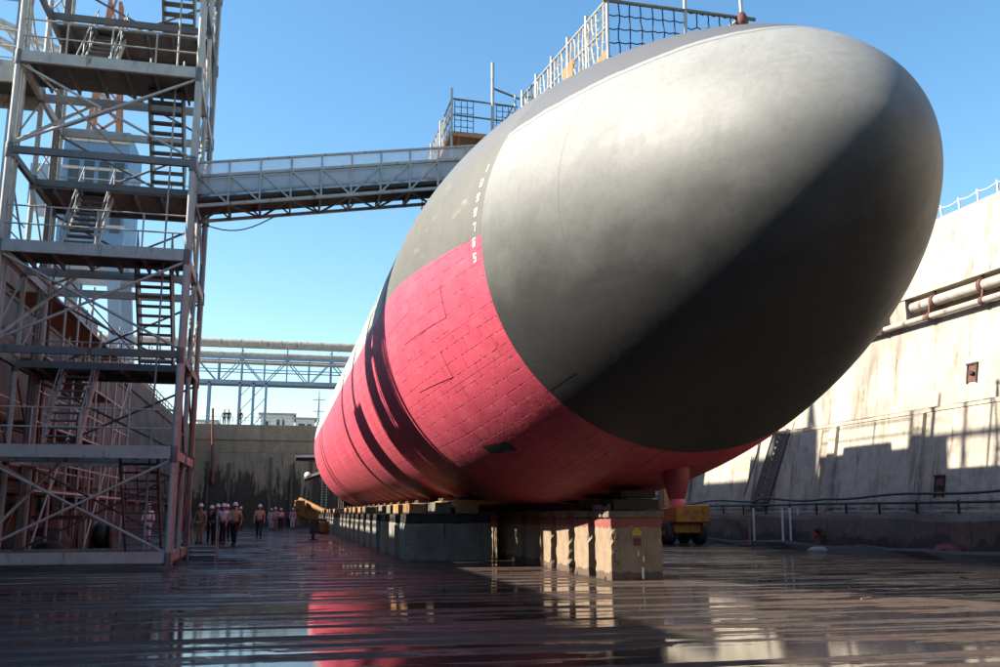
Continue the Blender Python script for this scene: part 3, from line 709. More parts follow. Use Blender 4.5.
for i, ch in enumerate('5678901'):
    zc = 6.23 + .305 * i
    if zc - ZS > rad(17.06) * .93: break
    ac = math.acos((zc - ZS) / rad(17.06))
    big = i > 4
    digit(ch, 17.06, ac, .18, .12, .034).build('draft_mark', WHITEP, sub)
# lost tile and small plates on the red tiles
def hull_patch(y0, y1, z0, z1, name, mat, off=.012):
    a = lambda z, y: math.pi - math.acos(max(-1, min(1, -(z - ZS) / rad(y))))
    mm = MB(); n = 6; vv = []
    for i in range(n + 1):
        z = z0 + (z1 - z0) * i / n
        for j in range(5):
            y = y0 + (y1 - y0) * j / 4; vv.append(hp(y, a(z, y), off))
    mm.add(vv, [(i * 5 + j, i * 5 + j + 1, (i + 1) * 5 + j + 1, (i + 1) * 5 + j) for i in range(n) for j in range(4)])
    o = mm.build(name, mat, sub)
    uv = o.data.uv_layers.new(name='UVMap')
    for lp in o.data.loops:
        p = o.data.vertices[lp.vertex_index].co + sub.location
        uv.data[lp.index].uv = (p.y + .37, math.atan2(XS - p.x, p.z - ZS) * RR)
    return o
hull_patch(19.8, 21.2, 2.74, 2.92, 'missing_tile', BLACKM, .004)
for (y0, y1, z0, z1) in ((18.9, 22.3, 5.42, 6.1), (19.8, 22.6, 4.30, 4.88)):
    o = hull_patch(y0, y1, z0, z1, 'tile_panel', HULLM, .012)
    bm = bmesh.new(); bm.from_mesh(o.data)
    r_ = bmesh.ops.extrude_face_region(bm, geom=bm.faces[:])
    for v in r_['geom']:
        if isinstance(v, bmesh.types.BMVert): v.co.x += .05
    bmesh.ops.recalc_face_normals(bm, faces=bm.faces); bm.to_mesh(o.data); bm.free()
m = MB(); sv_ = []
for i in range(9):
    y, z = 16.7 - .97 * i / 8, 3.66 + .19 * i / 8
    for dz in (-.012, .012): sv_.append(hp(y, math.acos((z + dz - ZS) / rad(y)), .002))
m.add(sv_, [(2 * i, 2 * i + 1, 2 * i + 3, 2 * i + 2) for i in range(8)]); m.build('scratch', BLACKM, sub)
# deck rail whose shadow lies on the far wall
m = MB()
for s_ in (1,):
    ys_ = [33 + i * 1.0 for i in range(40)]
    zt = ZS + RR
    for y in ys_: m.beam((XS + .4, y, zt - .1), (XS + .4, y, zt + 1.0), .05)
    for dz in (.5, 1.0): m.beam((XS + .4, ys_[0], zt + dz), (XS + .4, ys_[-1], zt + dz), .04)
m.build('deck_railing', GALV, sub)

# ------------------------------------------------------------------ keel blocks
def block(x0, x1, y0, y1, h, label, group, mat=BLOCKM, cap=None, near=False):
    t = thing('keel_block', label, 'keel block', ((x0 + x1) / 2, (y0 + y1) / 2, 0), group)
    m = MB(); m.box(x0, x1, y0, y1, -.05, h); o = m.build('concrete_base', mat, t)
    bm = bmesh.new(); bm.from_mesh(o.data)
    bmesh.ops.subdivide_edges(bm, edges=bm.edges[:], cuts=11 if y0 < 32 else 4, use_grid_fill=True)
    c_ = V(((x0 + x1) / 2, (y0 + y1) / 2, (h - .05) / 2)) - t.location; hx, hy, hz = (x1 - x0) / 2, (y1 - y0) / 2, (h + .05) / 2
    rc = random.Random(int(x0 * 100 + y0 * 10))
    for v in bm.verts:
        d_ = v.co - c_; n_ = (abs(abs(d_.x) - hx) < .005) + (abs(abs(d_.y) - hy) < .005) + (abs(abs(d_.z) - hz) < .005)
        k_ = rc.uniform(0, .006) if n_ == 1 else (.006 + rc.random() ** 4 * .07)
        v.co -= d_.normalized() * k_
    bm.to_mesh(o.data); bm.free()
    return t
def hull_bottom(x, y):
    r = rad(y); dx = abs(x - XS)
    return ZS - math.sqrt(max(.01, r * r - dx * dx))
rb = random.Random(11)
def cap_planks(t, x0, x1, y0, y1, z0, z1, mat, name='timber_cap', pieces=4, jag=0.0):
    m = MB(); w_ = (y1 - y0) / pieces
    for i in range(pieces):
        a = y0 + i * w_ + .006; b_ = y0 + (i + 1) * w_ - .006
        m.box(x0 - rb.uniform(0, jag), x1 + rb.uniform(0, jag), a, b_, z0, z1 - rb.uniform(0, .03))
    return m.build(name, mat, t, .012)
LB = ['stained concrete keel block with yellow patch, nearest of the blocks under the bow',
      'keel block with red paint runs, second from the camera under the bow',
      'bare pale keel block, third from the camera under the bow']
for i in range(11):
    y0 = 19.2 + i * 1.52
    lab = LB[i] if i < 3 else 'plain concrete keel block deep in the shade under the submarine keel'
    t = block(6.92, 8.10, y0, y0 + 1.05, 1.30, lab, 'keel blocks along the centre of the dock')
    zb = min(hull_bottom(XS, y0), hull_bottom(XS, y0 + 1.05)) - .004
    cap_planks(t, 6.90, 8.12, y0 + .01, y0 + 1.04, 1.302, 1.47, WOODG, 'grey_cap', 7, .05)
    if i == 0:
        m = MB()
        for k in range(7):
            a = y0 + .02 + k * .146
            m.box(6.895 - rb.uniform(0, .03), 6.93, a, a + .12, 1.473, 1.50 + rb.uniform(.02, .14))
        m.build('splintered_edge', WOODG, t)
    cap_planks(t, 7.02, 8.05, y0 + .03, y0 + 1.0, 1.473, min(zb, 1.72), WOODD, 'dark_cap', 2)
    if zb > 1.75: cap_planks(t, 7.25, 8.05, y0 + .2, y0 + 1.0, 1.723, min(zb, 1.72 + .35), WOODD, 'wedge', 2)
    if i == 0:
        m = MB(); m.box(7.40, 7.62, y0 - .008, y0 - .0005, .93, 1.03); m.box(7.44, 7.56, y0 - .012, y0 - .004, 1.02, 1.09); m.build('yellow_patch', YPAINT, t)
        m = MB(); m.box(7.44, 7.60, y0 - .010, y0 - .0005, .72, .88); m.build('dark_plate', RUST, t)
        m = MB(); m.box(7.60, 7.645, y0 - .008, y0 - .0005, .03, .27); m.box(7.63, 7.66, y0 - .007, y0 - .0005, .38, .50); m.box(7.52, 7.54, y0 - .007, y0 - .0005, .50, .62); m.build('white_drip', WHITEP, t)
        m = MB()
        for (a, b_, c, e_) in ((6.97, 6.99, .72, .92), (6.97, 7.08, .84, .865), (7.06, 7.08, .84, .92), (7.0, 7.05, .60, .625), (6.98, 7.0, .42, .58), (6.97, 7.07, .38, .40), (7.05, 7.07, .32, .38)):
            m.box(a, b_, y0 - .006, y0 - .0005, c, e_)
        m.build('stencil_mark', DARKP, t)
for i in range(21):
    y0 = 28.45 + i * 2.9
    lab = ('long dark concrete side block with two orange timbers, nearest of the left row' if i == 0 else
           'dark concrete side block, second in the left row' if i == 1 else 'dark side block in the receding row along the left side of the hull')
    t = block(3.78, 6.45, y0, y0 + 1.5, 1.10, lab, 'side blocks along the left of the hull', BLOCKD)
    cap_planks(t, 3.80, 6.40, y0 + .02, y0 + 1.46, 1.102, 1.38, WOODD, 'timber_cap', 2)
    # cribbing up to the hull
    for (xa, xb, mt, nm) in ((5.30, 6.0, WOOD if i < 9 else WOODG, 'timber_block'), (4.62, 5.16, WOODG, 'timber_block'), (3.86, 4.36, WOOD if rb.random() < .6 else WOODG, 'timber_block')):
        if xa < 4 and rb.random() < .45: continue
        zt = hull_bottom((xa + xb) / 2 - .1, y0 + .7) - .25
        z = 1.383
        m = MB()
        top_z = min(zt, z + (.41 if xa > 5 else .34 if xa > 4.5 else .30))
        m.box(xa + rb.uniform(-.04, .04), xb, y0 + .02 - rb.uniform(0, .06), y0 + 1.3, z, top_z)
        m.build(nm, mt, t, .015)
    m = MB(); zt = hull_bottom(5.6, y0 + .7)
    m.box(5.45, 6.3, y0 + .25, y0 + 1.25, 1.80, max(1.85, hull_bottom(6.3, y0 + .7) + .10)); m.build('saddle', WOODD, t)
for i in range(7):
    y0 = 29.0 + i * 2.9
    t = block(8.75, 11.5, y0, y0 + 1.4, 1.10, 'dark side block on the far side of the keel, half hidden in shade', 'side blocks along the right of the hull', BLOCKD)
    cap_planks(t, 8.8, 11.4, y0 + .02, y0 + 1.36, 1.102, 1.40, WOODD, 'timber_cap', 2)
    m = MB(); m.box(9.2, 9.9, y0 + .1, y0 + 1.2, 1.402, hull_bottom(9.25, y0 + .6) + .03); m.build('saddle', WOODD, t)

# ------------------------------------------------------------------ stair tower
tw = thing('stair_tower', 'tall grey steel scaffold stair tower standing on the dock floor', 'stair tower', (-5.1, 28.9, 0))
X0, X1, Ya, Yb = -7.45, -2.72, 26.24, 31.6
LV = [.30, 3.05, 5.70, 8.45, 11.15, 13.85, 16.55, 19.25, 21.9]
TOP = 21.9
for (x, y) in ((X0, Ya), (X1, Ya), (X0, Yb), (X1, Yb), (X1, 28.9), (X0, 28.9)):
    m = MB(); m.tube([(x, y, .04), (x, y, TOP + 1.1)], .075, 10); lg = m.build('leg', STEEL, tw)
    m = MB(); m.box(x - .16, x + .16, y - .16, y + .16, 0, .05); m.build('foot_plate', STEELD, lg)
    m = MB()
    for z in (.30, 3.05, 5.70, 8.45, 11.15, 13.85, 16.55, 19.25):
        m.tube([(x, y, z - .34), (x, y, z - .30), (x, y, z + .06), (x, y, z + .10)], [.085, .10, .10, .085], 10, False)
    build_split(m, 'joint_collar', STEELD, lg)
for i, z in enumerate(LV):
    m = MB()
    hgt = .24 if i % 2 else .20
    for (p, q) in (((X0, Ya), (X1, Ya)), ((X0, Yb), (X1, Yb)), ((X0, Ya), (X0, Yb)), ((X1, Ya), (X1, Yb)), ((X0, 28.9), (X1, 28.9))):
        pv, qv = V((*p, z - hgt / 2)), V((*q, z - hgt / 2))
        m.beam(pv, qv, .12, hgt)
    m.build('ring_beam', STEEL if i % 2 else STEELD, tw)
    full = (i % 2 == 1)
    y0_, y1_ = (Ya - .05, 28.4) if full else (29.6, Yb + .05)
    if i == 0: continue
    m = MB(); m.box(X0 + .03, X1 - .03, y0_ + .08, y1_, z + .003, z + .06); pf = m.build('platform', DECKST, tw)
    m = MB()
    for k in range(6):
        x = X0 + .4 + k * .78; m.beam((x, y0_ + .1, z - .08), (x, y1_, z - .08), .06, .16)
    m.build('joist', DECKST, pf)
    if full:
        m = MB(); m.box(X0 + .05, X1 - .05, y0_ + .0, y0_ + .05, z - .02, z + .09); m.build('toe_board', STEEL, pf)
    # guard rails
    m = MB(); yy = Ya + .02 if full else Yb
    for dz in (.55, 1.05): m.tube([(X0, yy, z + dz), (X1, yy, z + dz)], .024, 6)
    for k in range(1, 4): x = X0 + k * (X1 - X0) / 4; m.tube([(x, yy, z), (x, yy, z + 1.07)], .026, 6)
    for xx in (X0, X1):
        for dz in (.55, 1.05): m.tube([(xx, y0_, z + dz), (xx, y1_, z + dz)], .022, 6)
    m.build('guard_rail', STEEL, tw)
# clustered standards at both ends of the side frames
for xx in (X1, X0):
    for yy in (26.52, 26.80, 27.08, 30.72, 31.02, 31.30):
        m = MB(); m.tube([(xx + .02, yy + (0 if xx == X1 else -.12), .05), (xx, yy + (0 if xx == X1 else -.12), TOP + .4)], .05, 8); m.build('standard', STEEL if yy < 28 else STEELD, tw)
# cross bracing
def xbrace(p0, p1, z0, z1, r=.04, mat=STEEL):
    m = MB(); m.tube([(p0[0], p0[1], z0), (p1[0], p1[1], z1)], r, 6); m.build('brace', mat, tw)
    m = MB(); m.tube([(p0[0], p0[1] + .06, z1), (p1[0], p1[1] + .06, z0)], r, 6); m.build('brace', mat, tw)
for i in range(len(LV) - 1):
    z0, z1 = LV[i] + .05, LV[i + 1] - .25
    if i % 2 == 0: xbrace((X0, Ya), (X1, Ya), z0, z1)
    xbrace((X0, Yb), (X1, Yb), z0, z1, .04, STEELD)
    m = MB()
    for (a, b_) in ((Ya, 28.9), (28.9, Yb)):
        if i % 2: a, b_ = b_, a
        m.tube([(X1, a, z0), (X1, b_, z1)], .032, 6)
        m.tube([(X0, a, z0), (X0, b_, z1)], .032, 6)
    build_split(m, 'side_brace', REDST if i in (0, 1) else STEEL, tw)
    m = MB()
    for xx in (X1 - .02, X1 - .75):
        m.tube([(xx, 27.5, LV[i]), (xx, 27.5, LV[i + 1])], .03, 6)
    build_split(m, 'standard', STEEL, tw)
    if i % 2 == 0:
        m = MB(); m.tube([(X0, Ya, z0), (X0 + 1.4, 28.9, z1)], .05, 6); m.tube([(X0 + .2, Ya + .1, z1), (X0 + 2.6, 28.9, z0 + .8)], .035, 6); build_split(m, 'knee_brace', STEEL, tw)
# stair flights run fore and aft, changing side at each half level
for i in range(1, len(LV) - 1):
    z0, z1 = LV[i], LV[i + 1]
    if i % 2: ys0, ys1 = 28.3, 30.5; xa, xb = -6.35, -5.45
    else: ys0, ys1 = 29.7, 27.3; xa, xb = -4.25, -3.3
    ys0, ys1 = (27.9, 30.2) if i % 2 else (30.0, 27.7)
    m = MB(); n = 11
    for k in range(n):
        t_ = (k + .5) / n; y = ys0 + (ys1 - ys0) * t_; z = z0 + (z1 - z0) * (k + 1) / (n + .2)
        m.box(xa + .03, xb - .03, y - .13, y + .13, z - .045, z)
    st = m.build('stair_treads', STEELD, tw)
    m = MB()
    for x in (xa, xb): m.beam((x, ys0, z0 + .02), (x, ys1, z1 + .02), .05, .22)
    m.build('stringer', STEELD if not i % 2 else STEEL, st)
    m = MB()
    for x in (xa, xb):
        m.tube([(x, ys0, z0 + .95), (x, ys1, z1 + .95)], .024, 6); m.tube([(x, ys0, z0 + .5), (x, ys1, z1 + .5)], .02, 6)
        for k in range(4): t_ = k / 3; m.tube([(x, ys0 + (ys1 - ys0) * t_, z0 + (z1 - z0) * t_), (x, ys0 + (ys1 - ys0) * t_, z0 + (z1 - z0) * t_ + .95)], .022, 6)
    m.build('handrail', GALV, st)
# first flight
m = MB(); n = 12
for k in range(n):
    y = 29.8 - 2.2 * k / n; z = .3 + 2.75 * (k + 1) / (n + .3); m.box(-4.22, -3.33, y - .13, y + .13, z - .05, z)
st = m.build('stair_treads', STEELD, tw)
m = MB()
for x in (-4.27, -3.28): m.beam((x, 30.0, .3), (x, 27.6, 3.05), .05, .22)
m.build('stringer', STEELD, st)
# small entry steps on the right of the foot
m = MB()
for k in range(3): m.box(X1 + .1, X1 + .95, 30.9 + k * .32, 31.25 + k * .32, .02 + .15 * (2 - k), .08 + .15 * (2 - k) )
es = m.build('entry_steps', STEELD, tw)
m = MB()
for x in (X1 + .12, X1 + .93):
    m.tube([(x, 30.9, 1.45), (x, 32.0, .95)], .025, 6); m.tube([(x, 30.9, .95), (x, 32.0, .5)], .02, 6)
    m.tube([(x, 30.9, 0), (x, 30.9, 1.45)], .025, 6); m.tube([(x, 32.0, 0), (x, 32.0, .95)], .025, 6)
m.build('handrail', STEEL, es)
# base frame plate
m = MB(); m.beam((X0 - 1.2, Ya, .27), (X1 + .05, Ya, .27), .14, .28); m.beam((X0 - 1.2, Yb, .2), (X1 + .05, Yb, .2), .14, .22); m.beam((X1, Ya, .27), (X1, Yb, .27), .14, .24); m.build('base_frame', STEEL, tw)

# shore gangway from the tower to the dock edge
t = thing('shore_walkway', 'grey steel walkway running from the top of the stair tower to the left dock edge', 'walkway', (-9.5, 28.5, 14))
m = MB(); m.box(-19, X0 - .1, 27.4, 29.2, 13.86, 13.98); m.build('deck', DECKST, t)
m = MB()
for y in (27.35, 29.25): m.box(-19, X0 - .1, y - .06, y + .06, 13.45, 14.1)
build_split(m, 'side_girder', STEEL, t)
m = MB()
for y in (27.4, 29.2):
    for dz in (.6, 1.1): m.tube([(-19, y, 13.98 + dz), (X0 - .1, y, 13.98 + dz)], .026, 6)
    for k in range(9): m.tube([(-18.5 + k * 1.35, y, 13.98), (-18.5 + k * 1.35, y, 15.1)], .026, 6)
m.build('guard_rail', STEEL, t)
m = MB()
for y in (27.5, 29.1): m.beam((-18, y, 11.7), (-18, y, 13.5), .2)
build_split(m, 'support_leg', STEEL, t)

# ------------------------------------------------------------------ brow from tower to submarine
bw = thing('gangway', 'grey truss gangway with mesh sides bridging from the stair tower to the submarine deck', 'gangway', (-2.6, 28, 10.3))
A0, A1 = V((-2.66, 0, 10.12)), V((6.2, 0, 11.52))
def bwp(t, z, y): p = A0.lerp(A1, t); return V((p.x, y, p.z + z))
nb_ = 10
for y in (27.2, 28.7):
    m = MB()
    for z, w_ in ((0, .09), (.90, .08), (1.32, .06)): m.beam(bwp(0, z, y), bwp(1, z, y), w_, w_)
    m.build('chord', STEEL, bw)
    m = MB()
    for k in range(nb_ + 1): m.beam(bwp(k / nb_, 0, y), bwp(k / nb_, 1.32, y), .055, .055)
    for k in range(nb_):
        a, b_ = (.90, 0) if k < nb_ / 2 else (0, .90)
        m.beam(bwp(k / nb_, a, y), bwp((k + 1) / nb_, b_, y), .05, .05)
    m.build('web_member', STEEL, bw)
    s_ = .03 if y < 28 else -.03
    m = MB(); m.beam(bwp(0, 1.11, y + s_), bwp(1, 1.11, y + s_), .008, .36); m.build('mesh_screen', SCREEN, bw)
    m = MB(); m.beam(bwp(0, .62, y + s_), bwp(1, .62, y + s_), .012, .50); m.build('kick_panel', SCREEN2, bw)
m = MB(); m.beam(bwp(0, .22, 27.95), bwp(1, .22, 27.95), 1.42, .10); m.build('deck', WOODD, bw)
m = MB()
for k in range(nb_ + 1): m.beam(bwp(k / nb_, -.02, 27.2), bwp(k / nb_, -.02, 28.7), .06, .08)
for k in range(nb_):
    a, b_ = (27.2, 28.7) if k % 2 else (28.7, 27.2)
    m.beam(bwp(k / nb_, -.02, a), bwp((k + 1) / nb_, -.02, b_), .05, .05)
m.build('floor_bracing', STEELD, bw)
m = MB(); pts = [bwp(t_ / 10 * .25, -.12 - .35 * math.sin(math.pi * t_ / 10), 28.4) for t_ in range(11)]; m.tube(pts, .02, 5); m.build('hanging_cable', BLACKH, bw)

# ------------------------------------------------------------------ scaffolds on the deck
def net(m, p, q, z0p, z1p, z0q, z1q, nx, nz, r=.014, sag=.03):
    p, q = V(p), V(q)
    P = lambda s_, t_: (lambda b_, a: V((b_.x, b_.y, a[0] + (a[1] - a[0]) * t_)))(p.lerp(q, s_), (z0p + (z0q - z0p) * s_, z1p + (z1q - z1p) * s_))
    rr_ = random.Random(nx * 7 + nz)
    for i in range(nx + 1):
        m.tube([P(min(1, max(0, i / nx + rr_.uniform(-.012, .012))), k / 6) for k in range(7)], r, 4, False)
    for j in range(nz + 1):
        m.tube([P(k / (nx * 2), j / nz) - V((0, 0, sag * math.sin(k * math.pi / 2) ** 2)) for k in range(nx * 2 + 1)], r, 4, False)
s1 = thing('deck_guard_scaffold', 'tube guard scaffold with navy rope netting on top of the bow', 'scaffold', (8.5, 21.5, 11.4))
zr = 12.92
cx0, cx1, cy0, cy1 = 6.86, 10.22, 18.5, 26.2
deckz = lambda x, y: ZS + math.sqrt(max(0, rad(y) ** 2 - (x - XS) ** 2))
zz_ = lambda y: zr + (y - cy0) * .15
m = MB(); m.tube([(cx0 - .1, cy0, zr), (cx1 + .35, cy0, zr)], .045, 8); m.build('top_rail', STEELD, s1)
for x in (cx0, cx1):
    m = MB(); m.tube([(x, cy0 - .1, zr), (x, cy1 + .1, zz_(cy1))], .04, 8); m.build('top_rail', GALV, s1)
m = MB(); m.tube([(cx0, cy0, zr - .62), (cx0, cy1, zz_(cy1) - .62)], .03, 6); m.build('mid_rail', GALV, s1)
m = MB(); m.tube([(cx0, cy1, zz_(cy1)), (cx1, cy1, zz_(cy1))], .04, 8); m.build('top_rail', STEELD, s1)
for (x, y, up_) in ((cx0, cy0, .25), (8.78, cy0, .45), (cx1, cy0, .6), (cx0, 20.0, .2), (cx0, 21.5, .2), (cx0, 23.0, .2), (cx0, 24.6, .2), (cx0, cy1, .2), (cx1, 22, .1), (cx1, cy1, .1)):
    m = MB(); m.tube([(x, y, deckz(x, y) - .03), (x, y, zz_(y) + up_)], .045, 8); m.build('post', GALV, s1)
m = MB(); net(m, (cx0, cy0, 0), (8.78, cy0, 0), 11.55, zr, 11.75, zr, 7, 4, .017); m.build('rope_net', ROPEB, s1)
m = MB(); net(m, (8.78, cy0, 0), (cx1, cy0, 0), zr - .42, zr, zr - .30, zr, 5, 1, .017, .06); m.build('rope_net', ROPEB, s1)
m = MB(); net(m, (cx0, cy0, 0), (cx0, cy1, 0), 11.55, zr, 12.0, zz_(cy1), 22, 6, .022); m.build('side_net', ROPEW, s1)
m = MB(); m.beam((cx0 - .02, 21.0, 12.45), (cx0 - .02, 21.9, 12.55), .03, .6); m.beam((cx0, cy0, 11.63), (cx0, cy1, 12.0), .05, .2); m.build('plank_guard', PLANK, s1)
m = MB(); m.lathe([(0, -.22), (.10, -.2), (.16, -.05), (.14, .1), (.08, .22), (0, .26)], (cx1, cy0, zr - .1), 'z', 10); m.build('rope_coil', RUST, s1)
m = MB(); m.box(cx0 + .1, 8.2, cy0 + .3, cy0 + 1.3, 11.58, 11.70); m.build('duck_board', WOODD, s1)

s2 = thing('landing_scaffold', 'timber decked tube scaffold at the deck end of the gangway with tall posts', 'scaffold', (6.4, 31, 11.5))
ax0, ax1, ay0, ay1, az_ = 5.20, 7.35, 29.3, 36.0, 14.02
m = MB()
for k in range(9): x = ax0 + .02 + k * .236; m.box(x, x + .22, ay0, ay1, az_ + .002, az_ + .05 + .004 * (k % 2))
m.build('plank_deck', PLANK, s2)
m = MB(); m.beam((ax0, ay0 - .02, az_ - .06), (ax1, ay0 - .02, az_ - .06), .06, .14); m.beam((ax0 - .03, ay0, az_ - .05), (ax0 - .03, ay1, az_ - .05), .06, .2); m.build('edge_board', WOOD, s2)
for (x, y, zt) in ((ax0, ay0, 15.62), (6.62, ay0, 16.7), (7.42, ay0, 15.6), (ax0, 31.6, 15.4), (ax0, 33.8, 15.4), (ax0, ay1, 15.4), (ax1, 32.5, 15.3), (ax1, ay1, 15.3)):
    m = MB(); m.tube([(x, y, deckz(x, min(y, 60)) - .05), (x, y, zt)], .06 if zt > 16 else .042, 8); m.build('post', GALV, s2)
m = MB()
for dz in (.62, 1.2):
    m.tube([(ax0, ay0, az_ + dz + .02), (7.5, ay0, az_ + dz - .05)], .03, 6); m.tube([(ax0, ay0, az_ + dz), (ax0, ay1, az_ + dz)], .03, 6); m.tube([(ax1, ay0 + .1, az_ + dz), (ax1, ay1, az_ + dz)], .03, 6)
m.tube([(6.62, ay0, az_ + 1.75), (7.6, ay0 + .1, az_ + 1.5)], .035, 6)
m.build('guard_rail', STEELD, s2)
m = MB(); net(m, (ax0 + .1, ay0, 0), (ax0 + .75, ay0, 0), az_, az_ + 1.2, az_, az_ + 1.2, 3, 5, .014); m.build('rope_net', ROPEB, s2); m = MB(); net(m, (6.75, ay0, 0), (7.4, ay0, 0), az_ + .1, az_ + 1.15, az_ + .1, az_ + 1.15, 3, 5, .014); m.build('rope_net', ROPEB, s2)
m = MB(); net(m, (ax0, ay0, 0), (ax0, ay1, 0), az_, az_ + 1.2, az_, az_ + 1.2, 14, 4, .018); m.build('side_net', ROPEW, s2)
m = MB(); m.tube([(ax0 + .25, ay0 + .05, 12.2), (ax0 + .25, ay0 + .05, 14.0)], .04, 8); m.build('red_post', REDP, s2)
# sheeted store under and behind the landing
t = thing('sheeted_store', 'dark sheeted hut with white bundles on the submarine deck under the plank landing', 'hut', (7.4, 33.3, 11.5))
m = MB(); m.box(6.3, 9.0, 31.2, 34.2, 11.2, 13.2); m.build('sheeting', BLACKM, t, .06)
m = MB(); m.lathe([(0, -.5), (.2, -.4), (.26, 0), (.2, .4), (0, .5)], (6.4, 30.6, 13.3), 'x', 12); m.lathe([(0, -.4), (.17, -.3), (.2, 0), (.15, .35), (0, .4)], (5.9, 30.4, 12.85), 'x', 12); build_split(m, 'white_bundle', TARPW, t)

# ------------------------------------------------------------------ pipe bridge and things beyond the end wall
pb = thing('pipe_bridge', 'pale blue steel truss bridge carrying fat pipes across beyond the end of the dock', 'pipe bridge', (0, 118, 17))
m = MB(); m.tube([(-60 + i * 10, 118.3, 22.0) for i in range(16)], .55, 14); m.build('pipe', PIPEG, pb)
for i in range(60):
    m = MB(); x = -58 + i * 2.4
    if not -20 < x < 14: continue
    m.tube([(x - .05, 118.3, 22.0), (x + .05, 118.3, 22.0)], .60, 14); m.build('pipe_collar', STEEL, pb)
m = MB(); m.tube([(-60 + i * 10, 117.5, 20.55) for i in range(16)], .32, 12); m.build('pipe', STEEL, pb)
m = MB(); m.tube([(-60 + i * 10, 118.9, 19.7) for i in range(16)], .2, 10); m.build('pipe', PIPEG, pb)
for y in (117.0, 119.5):
    m = MB(); m.beam((-60, y, 17.05), (90, y, 17.05), .3, .45); m.beam((-60, y, 20.0), (90, y, 20.0), .22, .28); m.beam((-60, y, 18.6), (90, y, 18.6), .1, .12)
    m.build('chord', BLUEST if y < 118 else STEELD, pb)
    m = MB()
    for k in range(40):
        x = -40 + 2.7 * k
        m.beam((x, y, 17), (x, y, 21.4 if k % 2 else 20), .16, .16); m.beam((x, y, 20 if k % 2 else 17), (x + 2.7, y, 17 if k % 2 else 20), .12, .12)
    m.build('web_member', BLUEST if y < 118 else STEELD, pb)
for x in (-8.6, -5.0, -3.4, -1.9, 26, -32):
    m = MB()
    for y in (117.0, 119.5): m.beam((x, y, 11.45), (x, y, 17), .26, .3)
    for k in range(3): m.beam((x, 117, 11.6 + k * 1.8), (x, 119.5, 13.4 + k * 1.8), .1, .1)
    build_split(m, 'support_leg', BLUEST, pb)
m = MB()
for (a, b_) in ((-5.0, -3.4), (-3.4, -1.9)):
    for k in range(3): m.beam((a, 117, 11.6 + 1.8 * k), (b_, 117, 13.4 + 1.8 * k), .09, .09)
m.build('leg_bracing', BLUEST, pb)
def shed(x0, x1, y0, y1, h, label, wins):
    t = thing('site_building', label, 'building', ((x0 + x1) / 2, y0, 11.45))
    m = MB(); m.box(x0, x1, y0, y1, 11.45, 11.45 + h); m.build('wall', WHITEB, t)
    m = MB(); m.box(x0 - .3, x1 + .3, y0 - .3, y1 + .3, 11.45 + h + .003, 11.45 + h + .28); m.build('roof', STEEL, t)
    for (a, b_, c, e_) in wins:
        m = MB(); m.box(x0 + a, x0 + b_, y0 - .03, y0 + .05, 11.45 + c, 11.45 + e_); build_split(m, 'window', GLASSD, t)
shed(-2.5, 1.65, 123, 128, 2.25, 'white low site building with flat roof beyond the end wall', [(.5, 1.0, .8, 1.5), (2.0, 2.4, .5, 1.7), (2.7, 3.0, .5, 1.7)])
shed(1.95, 4.3, 123, 127, 1.75, 'smaller white shed to the right of the low site building', [(.3, 1.1, .9, 1.25), (1.4, 2.0, .4, 1.2)])
shed(5.0, 6.0, 123, 127, 1.2, 'tiny white hut nearest the hull beyond the end wall', [(.2, .6, .5, .9)])
shed(-10.0, -7.9, 123, 128, 1.2, 'low pale hut at the left end above the end wall', [(1, 1.5, .3, .9)])
t = thing('lattice_mast', 'thin lattice radio mast standing beyond the end wall beside the hull', 'mast', (5.8, 150, 11.4))
m = MB()
for (x, y) in ((5.5, 150), (6.1, 150), (5.8, 150.5)): m.beam((x, y, 11.4), (5.8, 150.2, 20.6), .1)
for k in range(12): m.beam((5.5 + k * .02, 150, 11.6 + .7 * k), (6.1 - k * .02, 150, 12.3 + .7 * k), .06)
m.build('lattice', STEEL, t)
m = MB()
for z in (14.5, 17.2, 19.0): m.beam((4.9, 150.2, z), (6.8, 150.2, z), .14)
m.build('antenna_arm', STEEL, t)
# parapet clutter on the end wall: railing
t = thing('end_railing', 'thin railing along the top of the end wall', 'railing', (0, YE + .6, 11.45))
m = MB()
for i in range(24): x = -11 + i * 1.4; m.beam((x, YE + .6, 11.45), (x, YE + .6, 12.35), .06)
build_split(m, 'post', STEEL, t)
m = MB(); m.beam((-11, YE + .6, 12.35), (22, YE + .6, 12.35), .05); m.beam((-11, YE + .6, 11.95), (22, YE + .6, 11.95), .04); m.build('rail', STEEL, t)
# red riser pipe on the end wall
t = thing('red_riser', 'tall red riser pipe hanging down the end wall above the group of people', 'pipe', (-7.4, YE - .4, 5))
m = MB(); m.tube([(-7.62, YE - .35, 13.2), (-7.5, YE - .35, 10.2), (-7.35, YE - .4, 8.0), (-7.2, YE - .45, 5.2)], .14, 8); m.build('pipe_run', REDST, t)
m = MB(); m.lathe([(0, -.5), (.26, -.4), (.26, .3), (0, .4)], (-7.2, YE - .45, 5.0), 'z', 10); m.build('nozzle', REDST, t)
# tide ladder on end wall
m = MB()
for x in (5.0, 5.55): m.beam((x, YE - .2, .2), (x, YE - .2, 7.8), .09)
for k in range(24): m.beam((5.0, YE - .2, .5 + .3 * k), (5.55, YE - .2, .5 + .3 * k), .05)
tag(m.build('wall_ladder', STEEL), 'thin steel ladder on the end wall under the stern plane', 'ladder')

